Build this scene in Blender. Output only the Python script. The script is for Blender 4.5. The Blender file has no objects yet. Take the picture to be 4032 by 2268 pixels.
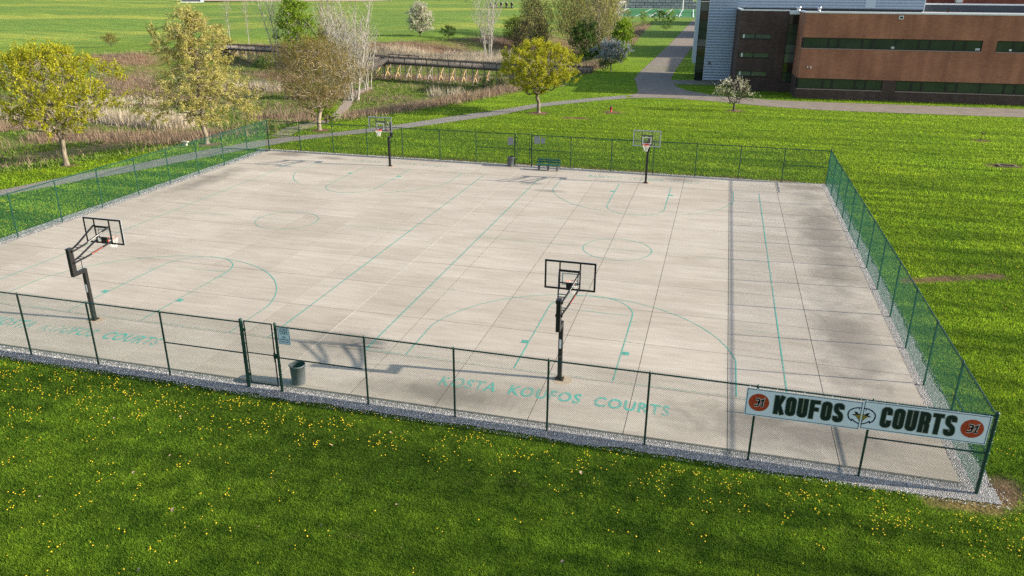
import bpy, math, random
import numpy as np
from mathutils import Vector, Matrix
R=math.radians
rng=np.random.default_rng(7); random.seed(7)
scene=bpy.context.scene; COL=scene.collection
# ---------------- camera, world, sun, exposure ----------------
CAM=np.array([-8.0656,-20.7053,13.0513]); YAW,PITCH,ROLL,FPX=-0.2567,0.3728,0.0073,767.38
def basis():
    F=np.array([math.sin(YAW)*math.cos(PITCH),math.cos(YAW)*math.cos(PITCH),-math.sin(PITCH)])
    r=np.array([math.cos(YAW),-math.sin(YAW),0.0]); u=np.cross(r,F)
    return F,r*math.cos(ROLL)+u*math.sin(ROLL),-r*math.sin(ROLL)+u*math.cos(ROLL)
CF,CR,CU=basis()
cd=bpy.data.cameras.new('camera'); cam=bpy.data.objects.new('camera',cd); COL.objects.link(cam)
cd.sensor_fit='HORIZONTAL'; cd.sensor_width=36; cd.lens=36*FPX/1024; cd.clip_start=0.1; cd.clip_end=5000
cam.matrix_world=Matrix(((CR[0],CU[0],-CF[0],CAM[0]),(CR[1],CU[1],-CF[1],CAM[1]),(CR[2],CU[2],-CF[2],CAM[2]),(0,0,0,1)))
scene.camera=cam
SUN=Vector((6.76,0.66,2.47)).normalized()
SEL=math.asin(SUN.z); SAZ=math.atan2(SUN.x,SUN.y)
w=bpy.data.worlds.new('World'); scene.world=w; w.use_nodes=True
nt=w.node_tree; nt.nodes.clear()
o_=nt.nodes.new('ShaderNodeOutputWorld'); bg=nt.nodes.new('ShaderNodeBackground'); sk=nt.nodes.new('ShaderNodeTexSky')
sk.sky_type='NISHITA'; sk.sun_disc=False; sk.sun_elevation=SEL; sk.sun_rotation=SAZ; sk.air_density=1.0; sk.dust_density=1.2; sk.ozone_density=1.0
bg.inputs[1].default_value=0.14
nt.links.new(sk.outputs[0],bg.inputs[0]); nt.links.new(bg.outputs[0],o_.inputs[0])
ld=bpy.data.lights.new('sun','SUN'); ld.energy=5.0; ld.angle=R(0.55); ld.color=(1.0,0.92,0.79)
so=bpy.data.objects.new('sun',ld); COL.objects.link(so); so.rotation_euler=SUN.to_track_quat('Z','Y').to_euler(); so.location=(60,10,60)
vs=scene.view_settings; vs.view_transform='Standard'; vs.look='None'; vs.exposure=0.76; vs.gamma=1; vs.use_curve_mapping=False
scene.cycles.max_bounces=6; scene.cycles.diffuse_bounces=3; scene.cycles.glossy_bounces=3; scene.cycles.transmission_bounces=4
scene.cycles.transparent_max_bounces=12; scene.cycles.use_denoising=False; scene.cycles.denoiser='OPENIMAGEDENOISE'; scene.cycles.denoising_input_passes='RGB_ALBEDO_NORMAL'; scene.cycles.denoising_prefilter='ACCURATE'; scene.cycles.caustics_reflective=False; scene.cycles.caustics_refractive=False
# ---------------- mesh helpers ----------------
class G:
    def __init__(s): s.V=[]; s.n=0; s.T=[]; s.Q=[]; s.Tm=[]; s.Qm=[]; s.N=[]; s.C=[]
    def add(s,V,F,mi=0,c=None):
        V=np.asarray(V,float).reshape(-1,3); F=np.asarray(F,int)
        if len(F):
            if F.shape[1]==3: s.T.append(F+s.n); s.Tm.append(np.full(len(F),mi))
            else: s.Q.append(F+s.n); s.Qm.append(np.full(len(F),mi))
        s.V.append(V); s.n+=len(V)
        s.C.append(np.ones(len(V)) if c is None else np.broadcast_to(np.asarray(c,float),(len(V),)))
        return s
    def poly(s,P,mi=0):
        P=[tuple(p) for p in P]; s.N.append(([s.n+i for i in range(len(P))],mi)); s.V.append(np.array(P,float)); s.C.append(np.ones(len(P))); s.n+=len(P); return s
    def box(s,x0,x1,y0,y1,z0,z1,mi=0):
        V=[(x,y,z) for z in(z0,z1) for y in(y0,y1) for x in(x0,x1)]
        return s.add(V,[(0,2,3,1),(4,5,7,6),(0,1,5,4),(2,6,7,3),(0,4,6,2),(1,3,7,5)],mi)
    def obox(s,p0,p1,w,h,mi=0,up=(0,0,1)):
        p0=np.array(p0,float);p1=np.array(p1,float);d=p1-p0;d/=np.linalg.norm(d)
        a=np.cross(d,up); 
        if np.linalg.norm(a)<1e-6: a=np.array([1.,0,0])
        a/=np.linalg.norm(a); b=np.cross(a,d)
        V=[p+sa*a*w/2+sb*b*h/2 for p in(p0,p1) for sa,sb in((-1,-1),(1,-1),(1,1),(-1,1))]
        return s.add(V,[(0,1,2,3),(7,6,5,4),(0,4,5,1),(1,5,6,2),(2,6,7,3),(3,7,4,0)],mi)
    def tubes(s,P0,P1,R0,R1,n=6,mi=0,caps=False,c=None):
        P0=np.asarray(P0,float).reshape(-1,3);P1=np.asarray(P1,float).reshape(-1,3);m=len(P0)
        R0=np.broadcast_to(R0,(m,)).astype(float);R1=np.broadcast_to(R1,(m,)).astype(float)
        d=P1-P0; L=np.linalg.norm(d,axis=1,keepdims=True); L[L==0]=1; d=d/L
        ref=np.where(np.abs(d[:,2:3])>0.9,np.array([[1.,0,0]]),np.array([[0,0,1.]]))
        a=np.cross(d,ref); a/=np.linalg.norm(a,axis=1,keepdims=True); b=np.cross(d,a)
        th=np.arange(n)*2*np.pi/n+np.pi/4*(n==4)
        ring=a[:,None,:]*np.cos(th)[None,:,None]+b[:,None,:]*np.sin(th)[None,:,None]
        V=np.concatenate([P0[:,None]+ring*R0[:,None,None],P1[:,None]+ring*R1[:,None,None]],1)
        k=np.arange(n);k2=(k+1)%n
        q=np.stack([k,k2,k2+n,k+n],1)[None]+(np.arange(m)*2*n)[:,None,None]
        cc=None if c is None else np.repeat(np.asarray(c,float),2*n)
        s.add(V.reshape(-1,3),q.reshape(-1,4),mi,cc)
        if caps:
            for i in range(m):
                for j in(0,1): s.poly(V[i,j*n:(j+1)*n][::(1 if j else -1)],mi)
        return s
    def pipe(s,pts,r,n=8,mi=0,caps=True):
        for a,b in zip(pts[:-1],pts[1:]): s.tubes([a],[b],r,r,n,mi,caps)
        return s
    def lathe(s,prof,n=20,c=(0,0,0),mi=0):
        th=np.arange(n)*2*np.pi/n; m=len(prof)
        V=np.array([[c[0]+r*math.cos(t),c[1]+r*math.sin(t),c[2]+z] for r,z in prof for t in th])
        F=[(i*n+j,i*n+(j+1)%n,(i+1)*n+(j+1)%n,(i+1)*n+j) for i in range(m-1) for j in range(n)]
        return s.add(V,F,mi)
    def build(s,name,mats,parent=None,smooth=False,col=False,loc=None):
        me=bpy.data.meshes.new(name)
        V=np.concatenate(s.V) if s.V else np.zeros((0,3))
        T=np.concatenate(s.T) if s.T else np.zeros((0,3),int); Q=np.concatenate(s.Q) if s.Q else np.zeros((0,4),int)
        loops=np.concatenate([T.ravel(),Q.ravel()]+[np.array(f) for f,_ in s.N]).astype(np.int32)
        cnt=np.concatenate([np.full(len(T),3),np.full(len(Q),4),np.array([len(f) for f,_ in s.N],int)]).astype(np.int32)
        mi=np.concatenate([*(s.Tm or [[]]),*(s.Qm or [[]]),np.array([m for _,m in s.N])]).astype(np.int32)
        me.vertices.add(len(V)); me.vertices.foreach_set('co',V.astype(np.float32).ravel())
        me.loops.add(len(loops)); me.loops.foreach_set('vertex_index',loops)
        me.polygons.add(len(cnt)); st=np.concatenate([[0],np.cumsum(cnt)[:-1]]).astype(np.int32)
        me.polygons.foreach_set('loop_start',st); me.polygons.foreach_set('material_index',mi)
        me.polygons.foreach_set('use_smooth',np.full(len(cnt),bool(smooth)))
        for m in (mats if isinstance(mats,(list,tuple)) else [mats]): me.materials.append(m)
        me.update(calc_edges=True)
        if col:
            at=me.attributes.new('tint','FLOAT','POINT'); at.data.foreach_set('value',np.concatenate(s.C).astype(np.float32))
        o=bpy.data.objects.new(name,me); COL.objects.link(o)
        if parent: o.parent=parent
        if loc: o.location=loc
        return o
def tag(o,label=None,cat=None,group=None,kind=None):
    if label: o['label']=label
    if cat: o['category']=cat
    if group: o['group']=group
    if kind: o['kind']=kind
    return o
def empty(name,loc=(0,0,0),rz=0,label=None,cat=None,group=None,sc=1):
    o=bpy.data.objects.new(name,None); COL.objects.link(o); o.location=loc; o.rotation_euler=(0,0,rz); o.scale=(sc,sc,sc); o.empty_display_size=0.3
    return tag(o,label,cat,group)
def copy_tree(o,parent=None,parts=None):
    c=o.copy(); COL.objects.link(c); c.parent=parent
    for ch in [x for x in list(bpy.data.objects) if x.parent==o]: copy_tree(ch,c)
    return c
_tc={}
def text(s,size=1.0,off=0.0,sx=1.0,spacing=1.0):
    k=(s,size,off,spacing)
    if k not in _tc:
        cu=bpy.data.curves.new('t','FONT'); cu.body=s; cu.size=size; cu.offset=off; cu.align_x='CENTER'; cu.space_character=spacing; cu.resolution_u=3
        ob=bpy.data.objects.new('t',cu); COL.objects.link(ob); bpy.context.view_layer.update()
        me=bpy.data.meshes.new_from_object(ob.evaluated_get(bpy.context.evaluated_depsgraph_get()))
        me.calc_loop_triangles(); V=np.array([v.co[:] for v in me.vertices]); F=np.array([t.vertices[:] for t in me.loop_triangles])
        bpy.data.objects.remove(ob); bpy.data.meshes.remove(me); bpy.data.curves.remove(cu); _tc[k]=(V,F)
    V,F=_tc[k]; V=V.copy(); V[:,0]*=sx; return V,F
# ---------------- terrain ----------------
MARSH=[(-62,-10),(-60,10),(-58.5,23.3),(-56.1,28.3),(-53.3,34.1),(-49.3,42.5),(-47.5,50),(-43.6,55),(-39.1,65),(-34.5,80.5),(-30,100),(-28.5,116),(-27,130),(-29,170),(-33,230),(-36,300),(-40,345),(-57,300),(-72,204),(-92,170),(-121,150),(-126,128),(-129,116),(-140,106),(-125,80),(-160,50),(-110,-30)]
def sdist(X,Y,poly=MARSH):
    X=np.asarray(X,float);Y=np.asarray(Y,float); ins=np.zeros(X.shape,bool); dm=np.full(X.shape,1e9); n=len(poly)
    for i in range(n):
        x0,y0=poly[i];x1,y1=poly[(i+1)%n]; dx,dy=x1-x0,y1-y0
        t=np.clip(((X-x0)*dx+(Y-y0)*dy)/(dx*dx+dy*dy),0,1); dm=np.minimum(dm,np.hypot(X-x0-t*dx,Y-y0-t*dy))
        if y0!=y1:
            c=((y0>Y)!=(y1>Y))&(X<x0+(Y-y0)*dx/dy); ins^=c
    return np.where(ins,dm,-dm)
def hgt(X,Y):
    X=np.asarray(X,float);Y=np.asarray(Y,float); d=sdist(X,Y); t=np.clip(d/20,0,1); z=-3.0*t*t*(3-2*t)
    far=np.clip((Y-60)/80,0,1)*np.clip((-d)/15,0,1)*np.clip((-25-X)/20,0,1)*np.clip((380-Y+np.clip(-X-110,0,300))/60,0,1)
    z=z+far*(0.9*np.sin(X/31+1)*np.sin(Y/43+.5)+0.45*np.sin(X/13+Y/29)+0.3*np.sin(Y/17-X/40))
    return z-0.08
def H1(x,y): return float(hgt(np.array([x]),np.array([y]))[0])
def vis(P,mx=0.15):
    d=P-CAM; f=d@CF; x=(d@CR)/f*FPX/512; y=(d@CU)/f*FPX/288
    return (f>1)&(np.abs(x)<1+mx)&(y>-1-mx*1.5)&(y<1+mx*2)
def capsule(X,Y,segs):
    v=np.zeros(X.shape)
    for x0,y0,x1,y1,r in segs:
        dx,dy=x1-x0,y1-y0; t=np.clip(((X-x0)*dx+(Y-y0)*dy)/(dx*dx+dy*dy+1e-9),0,1)
        v=np.maximum(v,np.clip(1.6-np.hypot(X-x0-t*dx,Y-y0-t*dy)/r*1.1,0,1))
    return v
def snoise(X,Y,s,seed=0):
    r=np.random.default_rng(seed); v=0
    for i in range(6):
        a=r.uniform(0,6.28); k=r.uniform(.6,1.6)/s; v=v+np.sin((X*math.cos(a)+Y*math.sin(a))*k*6.28+r.uniform(0,6.28))
    return v/6
REED=[(-101,57,-92,61,1.6),(-85,62,-72,60,2.2),(-79,63,-73,64,1.6),(-93,71,-87,75,1.6),(-90,96,-79,95,1.8),(-86,93,-84,98,2),(-84,160,-56,157,6),(-70,168,-60,176,5),(-52,97,-48,96,1.2),(-62,150,-44,152,4),(-100,132,-96,128,1)]
RED=[(-66,70,-60,74,2),(-50,56,-41,73,3.6),(-41,73,-36,88,3.4),(-46,75,-52,64,2),(-80,50,-66,55,3),(-62,50,-57,42,3),(-143,126,-124,115,5),(-113,101,-100,88,4),(-100,84,-88,82,2.5),(-92,166,-76,172,6),(-74,196,-62,198,6),(-35,180,-36,290,6),(-33,132,-30,112,3),(-110,150,-121,146,4),(-94,117,-82,108,3.5),(-62,190,-50,185,7),(-52,196,-45,240,7),(-90,55,-94,50,3),(-70,88,-66,98,2.4),(-68,120,-50,121,3)]
# ---------------- materials ----------------
class NT:
    def __init__(s,name):
        s.m=bpy.data.materials.new(name); s.m.use_nodes=True; s.t=s.m.node_tree; s.t.nodes.clear()
        s.out=s.n('ShaderNodeOutputMaterial')
    def n(s,t,**k):
        x=s.t.nodes.new(t)
        for a,b in k.items(): setattr(x,a,b)
        return x
    def l(s,a,b): s.t.links.new(a,b)
    def geo(s): return s.n('ShaderNodeNewGeometry').outputs['Position']
    def noise(s,scale,detail=4,rough=.55,vec=None,stretch=None,dist=0):
        v=vec or s.geo()
        if stretch:
            mp=s.n('ShaderNodeMapping'); mp.inputs['Scale'].default_value=stretch; s.l(v,mp.inputs[0]); v=mp.outputs[0]
            if len(stretch)>3: pass
        x=s.n('ShaderNodeTexNoise'); x.inputs['Scale'].default_value=scale; x.inputs['Detail'].default_value=detail; x.inputs['Roughness'].default_value=rough; x.inputs['Distortion'].default_value=dist
        s.l(v,x.inputs['Vector']); return x.outputs['Fac']
    def rot(s,ang,sc=(1,1,1),vec=None):
        mp=s.n('ShaderNodeMapping'); mp.inputs['Rotation'].default_value=(0,0,ang); mp.inputs['Scale'].default_value=sc; s.l(vec or s.geo(),mp.inputs[0]); return mp.outputs[0]
    def ramp(s,f,stops):
        r=s.n('ShaderNodeValToRGB'); e=r.color_ramp.elements
        while len(e)<len(stops): e.new(0.5)
        for i,(p,c) in enumerate(stops):
            e[i].position=p; e[i].color=(*c,1) if not isinstance(c,(int,float)) else (c,c,c,1)
        s.l(f,r.inputs[0]); return r.outputs[0]
    def mix(s,f,a,b,mode='MIX'):
        m=s.n('ShaderNodeMix',data_type='RGBA',blend_type=mode)
        for k,v in((0,f),(6,a),(7,b)):
            if isinstance(v,(int,float)): m.inputs[k].default_value=v
            elif isinstance(v,tuple): m.inputs[k].default_value=(*v,1)
            else: s.l(v,m.inputs[k])
        return m.outputs[2]
    def math(s,op,a,b=0.5):
        m=s.n('ShaderNodeMath',operation=op)
        for k,v in((0,a),(1,b)):
            if isinstance(v,(int,float)): m.inputs[k].default_value=v
            else: s.l(v,m.inputs[k])
        return m.outputs[0]
    def attr(s,name,out='Fac'): return s.n('ShaderNodeAttribute',attribute_name=name).outputs[out]
    def bsdf(s,col,rough=.8,metal=0,spec=.3,bump=None,bd=.01,bs=1.0,surf=True):
        b=s.n('ShaderNodeBsdfPrincipled')
        for k,v in(('Base Color',col),('Roughness',rough),('Metallic',metal),('Specular IOR Level',spec)):
            if isinstance(v,(int,float)): b.inputs[k].default_value=v
            elif isinstance(v,tuple): b.inputs[k].default_value=(*v,1)
            else: s.l(v,b.inputs[k])
        if bump is not None:
            bn=s.n('ShaderNodeBump'); bn.inputs['Distance'].default_value=bd; bn.inputs['Strength'].default_value=bs; s.l(bump,bn.inputs['Height']); s.l(bn.outputs[0],b.inputs['Normal'])
        if surf: s.l(b.outputs[0],s.out.inputs[0])
        return b
def plain(name,col,rough=.6,metal=0,spec=.4,var=.15,scale=3.0,bump=0):
    t=NT(name); n=t.noise(scale,4)
    c=t.mix(n,tuple(x*(1-var) for x in col),tuple(min(1,x*(1+var)) for x in col))
    t.bsdf(c,rough,metal,spec,n if bump else None,bump or .01); return t.m
M={}
# lawn / marsh ground (colour attributes: rgb of the vegetation type)
t=NT('ground_cover'); base=t.attr('veg','Color')
n1=t.noise(1.3,5,.6); n2=t.noise(0.16,4,.6); n3=t.noise(9,3,.7); st=t.noise(.55,3,.5,vec=t.rot(R(8),(0.10,1,1)))
c=t.mix(t.ramp(n1,[(.3,0.62),(.7,1.35)]),base,base); 
m1=t.mix(1.0,base,t.ramp(n1,[(.3,(.68,.66,.60)),(.7,(1.30,1.26,1.15))]),'MULTIPLY')
m2=t.mix(1.0,m1,t.ramp(n2,[(.32,(.80,.86,.9)),(.68,(1.22,1.10,1.0))]),'MULTIPLY')
m3=t.mix(1.0,m2,t.ramp(n3,[(.3,(.6,.6,.6)),(.7,(1.35,1.35,1.3))]),'MULTIPLY')
m4=t.mix(1.0,m3,t.ramp(st,[(.35,(.80,.82,.85)),(.65,(1.22,1.18,1.1))]),'MULTIPLY')
t.bsdf(m4,.95,0,.1,t.math('ADD',n3,t.math('MULTIPLY',n1,1.5)),.10,.9); M['ground']=t.m
# grass blades
t=NT('grass_blades'); n1=t.noise(1.3,6,.68,dist=.6); n2=t.noise(.13,3,.6); st=t.noise(.62,4,.65,vec=t.rot(R(14),(0.11,1,1)),dist=.3); n5=t.noise(5.5,4,.75)
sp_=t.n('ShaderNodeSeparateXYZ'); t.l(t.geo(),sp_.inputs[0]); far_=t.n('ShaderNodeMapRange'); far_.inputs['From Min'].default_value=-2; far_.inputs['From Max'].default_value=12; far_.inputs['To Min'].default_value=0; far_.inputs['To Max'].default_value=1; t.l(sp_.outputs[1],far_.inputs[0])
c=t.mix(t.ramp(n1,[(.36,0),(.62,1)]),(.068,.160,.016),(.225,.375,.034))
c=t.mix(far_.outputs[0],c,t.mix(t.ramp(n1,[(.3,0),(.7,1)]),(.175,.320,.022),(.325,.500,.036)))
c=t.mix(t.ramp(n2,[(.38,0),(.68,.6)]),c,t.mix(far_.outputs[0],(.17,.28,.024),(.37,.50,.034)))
c=t.mix(1.0,c,t.ramp(st,[(.38,(.55,.62,.62)),(.60,(1.35,1.28,1.1))]),'MULTIPLY')
s2=t.noise(.34,5,.6,vec=t.rot(R(-9),(0.16,1,1)),dist=1.1); c=t.mix(1.0,c,t.ramp(s2,[(.34,(.62,.68,.70)),(.48,(1,1,1)),(.70,(1.16,1.10,1.0))]),'MULTIPLY')
n7=t.noise(.9,5,.7,dist=.5); c=t.mix(t.ramp(n7,[(.63,0),(.74,.42)]),c,(.34,.30,.12))
c=t.mix(1.0,c,t.ramp(n5,[(.35,(.72,.76,.78)),(.65,(1.26,1.22,1.15))]),'MULTIPLY')
c=t.mix(1.0,c,t.ramp(t.attr('tint'),[(0,(.45,.5,.5)),(.6,(1.05,1.05,1.0)),(.93,(1.6,1.45,1.4)),(1,(1.5,1.15,2.2))]),'MULTIPLY')
b=t.bsdf(c,.7,0,.12,surf=False); tr=t.n('ShaderNodeBsdfTranslucent'); t.l(c,tr.inputs[0]); mx=t.n('ShaderNodeMixShader'); mx.inputs[0].default_value=.50
t.l(b.outputs[0],mx.inputs[1]); t.l(tr.outputs[0],mx.inputs[2]); t.l(mx.outputs[0],t.out.inputs[0]); M['blade']=t.m
def leafmat(name,dark,light,trans=.48,tintr=((0,.72),(1,1.26))):
    t=NT(name); n=t.noise(1.1,3,.6)
    c=t.mix(t.ramp(n,[(.35,0),(.65,1)]),dark,light)
    c=t.mix(1.0,c,t.ramp(t.attr('tint'),list(tintr)),'MULTIPLY')
    b=t.bsdf(c,.65,0,.2,surf=False); tr=t.n('ShaderNodeBsdfTranslucent'); t.l(c,tr.inputs[0]); mx=t.n('ShaderNodeMixShader'); mx.inputs[0].default_value=trans
    t.l(b.outputs[0],mx.inputs[1]); t.l(tr.outputs[0],mx.inputs[2]); t.l(mx.outputs[0],t.out.inputs[0]); return t.m
M['lf_gold']=leafmat('golden_green_leaves',(.28,.29,.014),(.50,.48,.035))
M['lf_oak']=leafmat('pale_yellow_leaves',(.34,.31,.085),(.60,.54,.19))
M['lf_brown']=leafmat('bronze_bud_leaves',(.20,.155,.035),(.30,.235,.055))
M['lf_green']=leafmat('fresh_green_leaves',(.16,.26,.018),(.30,.42,.035))
M['lf_olive']=leafmat('olive_spring_leaves',(.22,.23,.06),(.40,.38,.11))
M['lf_dark']=leafmat('dark_green_leaves',(.055,.11,.02),(.12,.20,.04))
M['lf_white']=leafmat('white_blossom',(.40,.38,.27),(.70,.67,.52))
M['lf_crab']=leafmat('white_blossom_and_leaves',(.26,.27,.12),(.68,.64,.50))
M['lf_grey']=leafmat('grey_blossom',(.20,.23,.22),(.42,.44,.44))
M['reed']=leafmat('dry_cattail_reeds',(.37,.30,.20),(.66,.57,.43),.2)
M['redb']=leafmat('red_brown_brush',(.19,.125,.078),(.40,.295,.205),.2)
M['under']=leafmat('marsh_undergrowth',(.09,.165,.016),(.20,.29,.035),.35)
def bark(name,a,b,sc=6):
    t=NT(name); n=t.noise(sc,5,.65,stretch=(1,1,.25)); c=t.mix(t.ramp(n,[(.35,0),(.65,1)]),a,b); t.bsdf(c,.9,0,.15,n,.03); return t.m
M['bk_grey']=bark('grey_brown_bark',(.12,.095,.07),(.30,.25,.19)); M['bk_dark']=bark('dark_bark',(.045,.036,.03),(.12,.10,.08))
M['bk_white']=bark('white_birch_bark',(.27,.245,.21),(.50,.46,.40),3); M['bk_tan']=bark('tan_twig_bark',(.20,.165,.11),(.38,.32,.23))
# concrete
t=NT('court_concrete'); pa=t.attr('tint')
n1=t.noise(.5,6,.62,stretch=(.35,1,1)); n2=t.noise(26,4,.75); n3=t.noise(2.4,5,.7,stretch=(.18,1.4,1)); n4=t.noise(.11,5,.6); n5=t.noise(.55,5,.68,dist=.8)
c=t.mix(t.ramp(n1,[(.32,0),(.68,1)]),(.455,.390,.309),(.565,.496,.404))
c=t.mix(1.0,c,t.ramp(n2,[(.25,(.93,.93,.93)),(.75,(1.06,1.06,1.06))]),'MULTIPLY')
c=t.mix(1.0,c,t.ramp(n3,[(.28,(.88,.87,.86)),(.5,(1,1,1)),(.76,(1.16,1.16,1.15))]),'MULTIPLY')
c=t.mix(1.0,c,t.ramp(n4,[(.3,(.93,.925,.92)),(.7,(1.05,1.05,1.05))]),'MULTIPLY')
c=t.mix(1.0,c,t.ramp(n5,[(.25,(.88,.87,.86)),(.38,(.99,.99,.99)),(.6,(1,1,1))]),'MULTIPLY')
c=t.mix(1.0,c,t.ramp(pa,[(0,(.90,.89,.87)),(.5,(1,1,1)),(1,(1.05,1.05,1.05))]),'MULTIPLY')
sx=t.n('ShaderNodeSeparateXYZ'); t.l(t.geo(),sx.inputs[0])
# grime along the right-hand edge, and two stained corners at the far side
def spot(cx,cy,rx,ry):
    a=t.math('POWER',t.math('DIVIDE',t.math('SUBTRACT',sx.outputs[0],cx),rx),2); b=t.math('POWER',t.math('DIVIDE',t.math('SUBTRACT',sx.outputs[1],cy),ry),2)
    return t.math('SUBTRACT',1.0,t.math('SQRT',t.math('ADD',a,b)))
g=spot(-42.3,36.2,2.3,1.1)
for q in((-38.2,35.6,1.7,.9),(-10.3,36.1,2.3,.75),(-1.5,24,1.7,15),(-1.2,36,2.2,1.6),(-2.2,10,1.6,7),(-18.7,30.0,1.6,.6),(-21.0,4,2.0,1.6),(-16,1.2,4,1.0),(-5,2.0,4.5,1.6),(-43.2,26,1.4,6)): g=t.math('MAXIMUM',g,t.math('MULTIPLY',spot(*q),.75))
gm=t.math('ADD',g,t.math('MULTIPLY',t.math('SUBTRACT',n5,.5),1.5))
c=t.mix(t.ramp(gm,[(.02,0),(.6,.62)]),c,(.17,.145,.12))
t.bsdf(c,.88,0,.2,n2,.006,.6); M['concrete']=t.m
M['joint']=plain('joint_filler',(.065,.055,.048),.95); M['jointl']=plain('pale_joint_sealant',(.55,.49,.40),.9,var=.3,scale=8)
# worn paint
def wornpaint(name,a,b,lo,hi,sc=7):
    t=NT(name); n=t.noise(sc,5,.75); n0=t.noise(.35,3,.6); n2=t.noise(3,3)
    c=t.mix(n2,a,b); bb=t.bsdf(c,.8,0,.2,surf=False); tp=t.n('ShaderNodeBsdfTransparent'); mx=t.n('ShaderNodeMixShader')
    f=t.ramp(t.math('ADD',n,t.math('MULTIPLY',t.math('SUBTRACT',n0,.5),.5)),[(lo,0),(hi,1)])
    t.l(f,mx.inputs[0]); t.l(tp.outputs[0],mx.inputs[1]); t.l(bb.outputs[0],mx.inputs[2]); t.l(mx.outputs[0],t.out.inputs[0]); return t.m
M['paint']=wornpaint('teal_line_paint',(.085,.38,.285),(.15,.48,.37),.29,.54)
M['paintL']=wornpaint('lettering_paint',(.10,.46,.36),(.18,.55,.45),.40,.60,9)
M['paintw']=wornpaint('faded_teal_paint',(.10,.40,.30),(.18,.48,.37),.42,.68,10)
M['paintf']=wornpaint('thin_worn_line_paint',(.14,.38,.30),(.22,.46,.37),.43,.72,10)
# gravel
def gravel(name,a,b,dark,sc=24):
    t=NT(name); v=t.n('ShaderNodeTexVoronoi'); v.inputs['Scale'].default_value=sc; t.l(t.geo(),v.inputs['Vector'])
    h=t.n('ShaderNodeSeparateColor'); t.l(v.outputs['Color'],h.inputs[0])
    c=t.mix(h.outputs[0],a,b); c=t.mix(t.ramp(v.outputs['Distance'],[(.25,0),(.62,1)]),c,dark)
    n=t.noise(1.2,4); c=t.mix(t.ramp(n,[(.35,.0),(.75,.45)]),c,tuple(x*.55 for x in a))
    t.bsdf(c,.9,0,.2,t.math('SUBTRACT',1.0,v.outputs['Distance']),.05,1.0); return t.m
M['gravel']=gravel('white_limestone_gravel',(.43,.41,.385),(.80,.78,.74),(.20,.18,.165),30)
M['path']=gravel('path_asphalt_fine',(.33,.30,.26),(.46,.42,.37),(.22,.20,.175),14)
t=NT('brown_grey_asphalt'); n=t.noise(16,4,.75); n2=t.noise(.7,5,.6,dist=.6); c=t.mix(t.ramp(n,[(.3,0),(.7,1)]),(.215,.172,.135),(.335,.278,.222)); c=t.mix(1.0,c,t.ramp(n2,[(.3,(.82,.82,.82)),(.7,(1.15,1.15,1.15))]),'MULTIPLY'); t.bsdf(c,.9,0,.2,n,.01); M['asphalt']=t.m
M['mulch']=plain('wood_chip_path',(.34,.26,.19),.95,var=.4,scale=5,bump=.03); M['dirt']=plain('bare_dirt',(.26,.18,.115),.95,var=.45,scale=4,bump=.03)
M['infield']=plain('infield_clay',(.50,.36,.24),.95,var=.15,scale=.3)
# metals, paints
M['gpost']=plain('dark_green_post_paint',(.004,.040,.028),.42,0,.5); M['gwire']=plain('green_vinyl_wire',(.008,.105,.075),.8,0,.12)
M['black']=plain('black_powder_coat',(.009,.009,.010),.38,0,.5); M['rust']=plain('dark_rusty_plate',(.05,.028,.02),.8,var=.4,scale=12)
M['alu']=plain('pale_grey_frame_paint',(.50,.54,.58),.45,0,.4); M['white']=plain('white_paint',(.78,.78,.76),.5,var=.06); M['net']=plain('white_net_cord',(.82,.80,.76),.8)
M['orange']=plain('faded_orange_rim',(.72,.16,.09),.45); M['redpad']=plain('red_mount',(.62,.05,.03),.5)
M['grey']=plain('grey_plastic',(.11,.125,.135),.5,0,.4,.3,4); M['greyin']=plain('dark_bin_inside',(.03,.035,.04),.7); M['galv']=plain('galvanised_steel',(.45,.46,.47),.4,.7,.5,.2)
M['signback']=plain('bare_aluminium_sign_back',(.42,.40,.42),.5,.2)
M['bgreen']=plain('green_bench_slats',(.02,.115,.085),.5,var=.35,scale=6); M['bgrey']=plain('grey_bench_legs',(.10,.11,.11),.7)
M['bannerw']=plain('banner_vinyl',(.74,.80,.84),.45,0,.4,.04,1.2); M['navy']=plain('navy_ink',(.010,.018,.045),.5); M['dgreen']=plain('dark_green_ink',(.004,.020,.016),.5); M['olive']=plain('grey_olive_outline',(.24,.24,.17),.5)
M['ballc']=plain('basketball_orange_ink',(.46,.060,.020),.5,var=.3,scale=3); M['seam']=plain('dark_seam_ink',(.10,.012,.008),.5); M['gold']=plain('old_gold_ink',(.27,.21,.03),.5); M['ink']=plain('black_ink',(.008,.008,.010),.5); M['pane_lt']=plain('cream_ink',(.75,.74,.66),.5)
M['signface']=plain('pale_blue_sign_face',(.60,.74,.80),.4,0,.4,.05); M['signink']=plain('dark_sign_ink',(.02,.05,.07),.5)
M['yellow']=plain('yellow_paint',(.72,.60,.06),.5); M['dand']=plain('dandelion_yellow',(.80,.56,.015),.7,var=.2,scale=20); M['stem']=plain('dandelion_stem',(.16,.25,.05),.7)
M['dry']=plain('dry_leaf',(.36,.25,.17),.8,var=.3,scale=15); M['hyd']=plain('red_hydrant_paint',(.42,.035,.03),.45); M['hydb']=plain('black_bonnet_paint',(.03,.03,.03),.5)
M['mulchd']=plain('brown_bark_mulch',(.17,.085,.05),.95,var=.5,scale=9,bump=.03)
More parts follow.
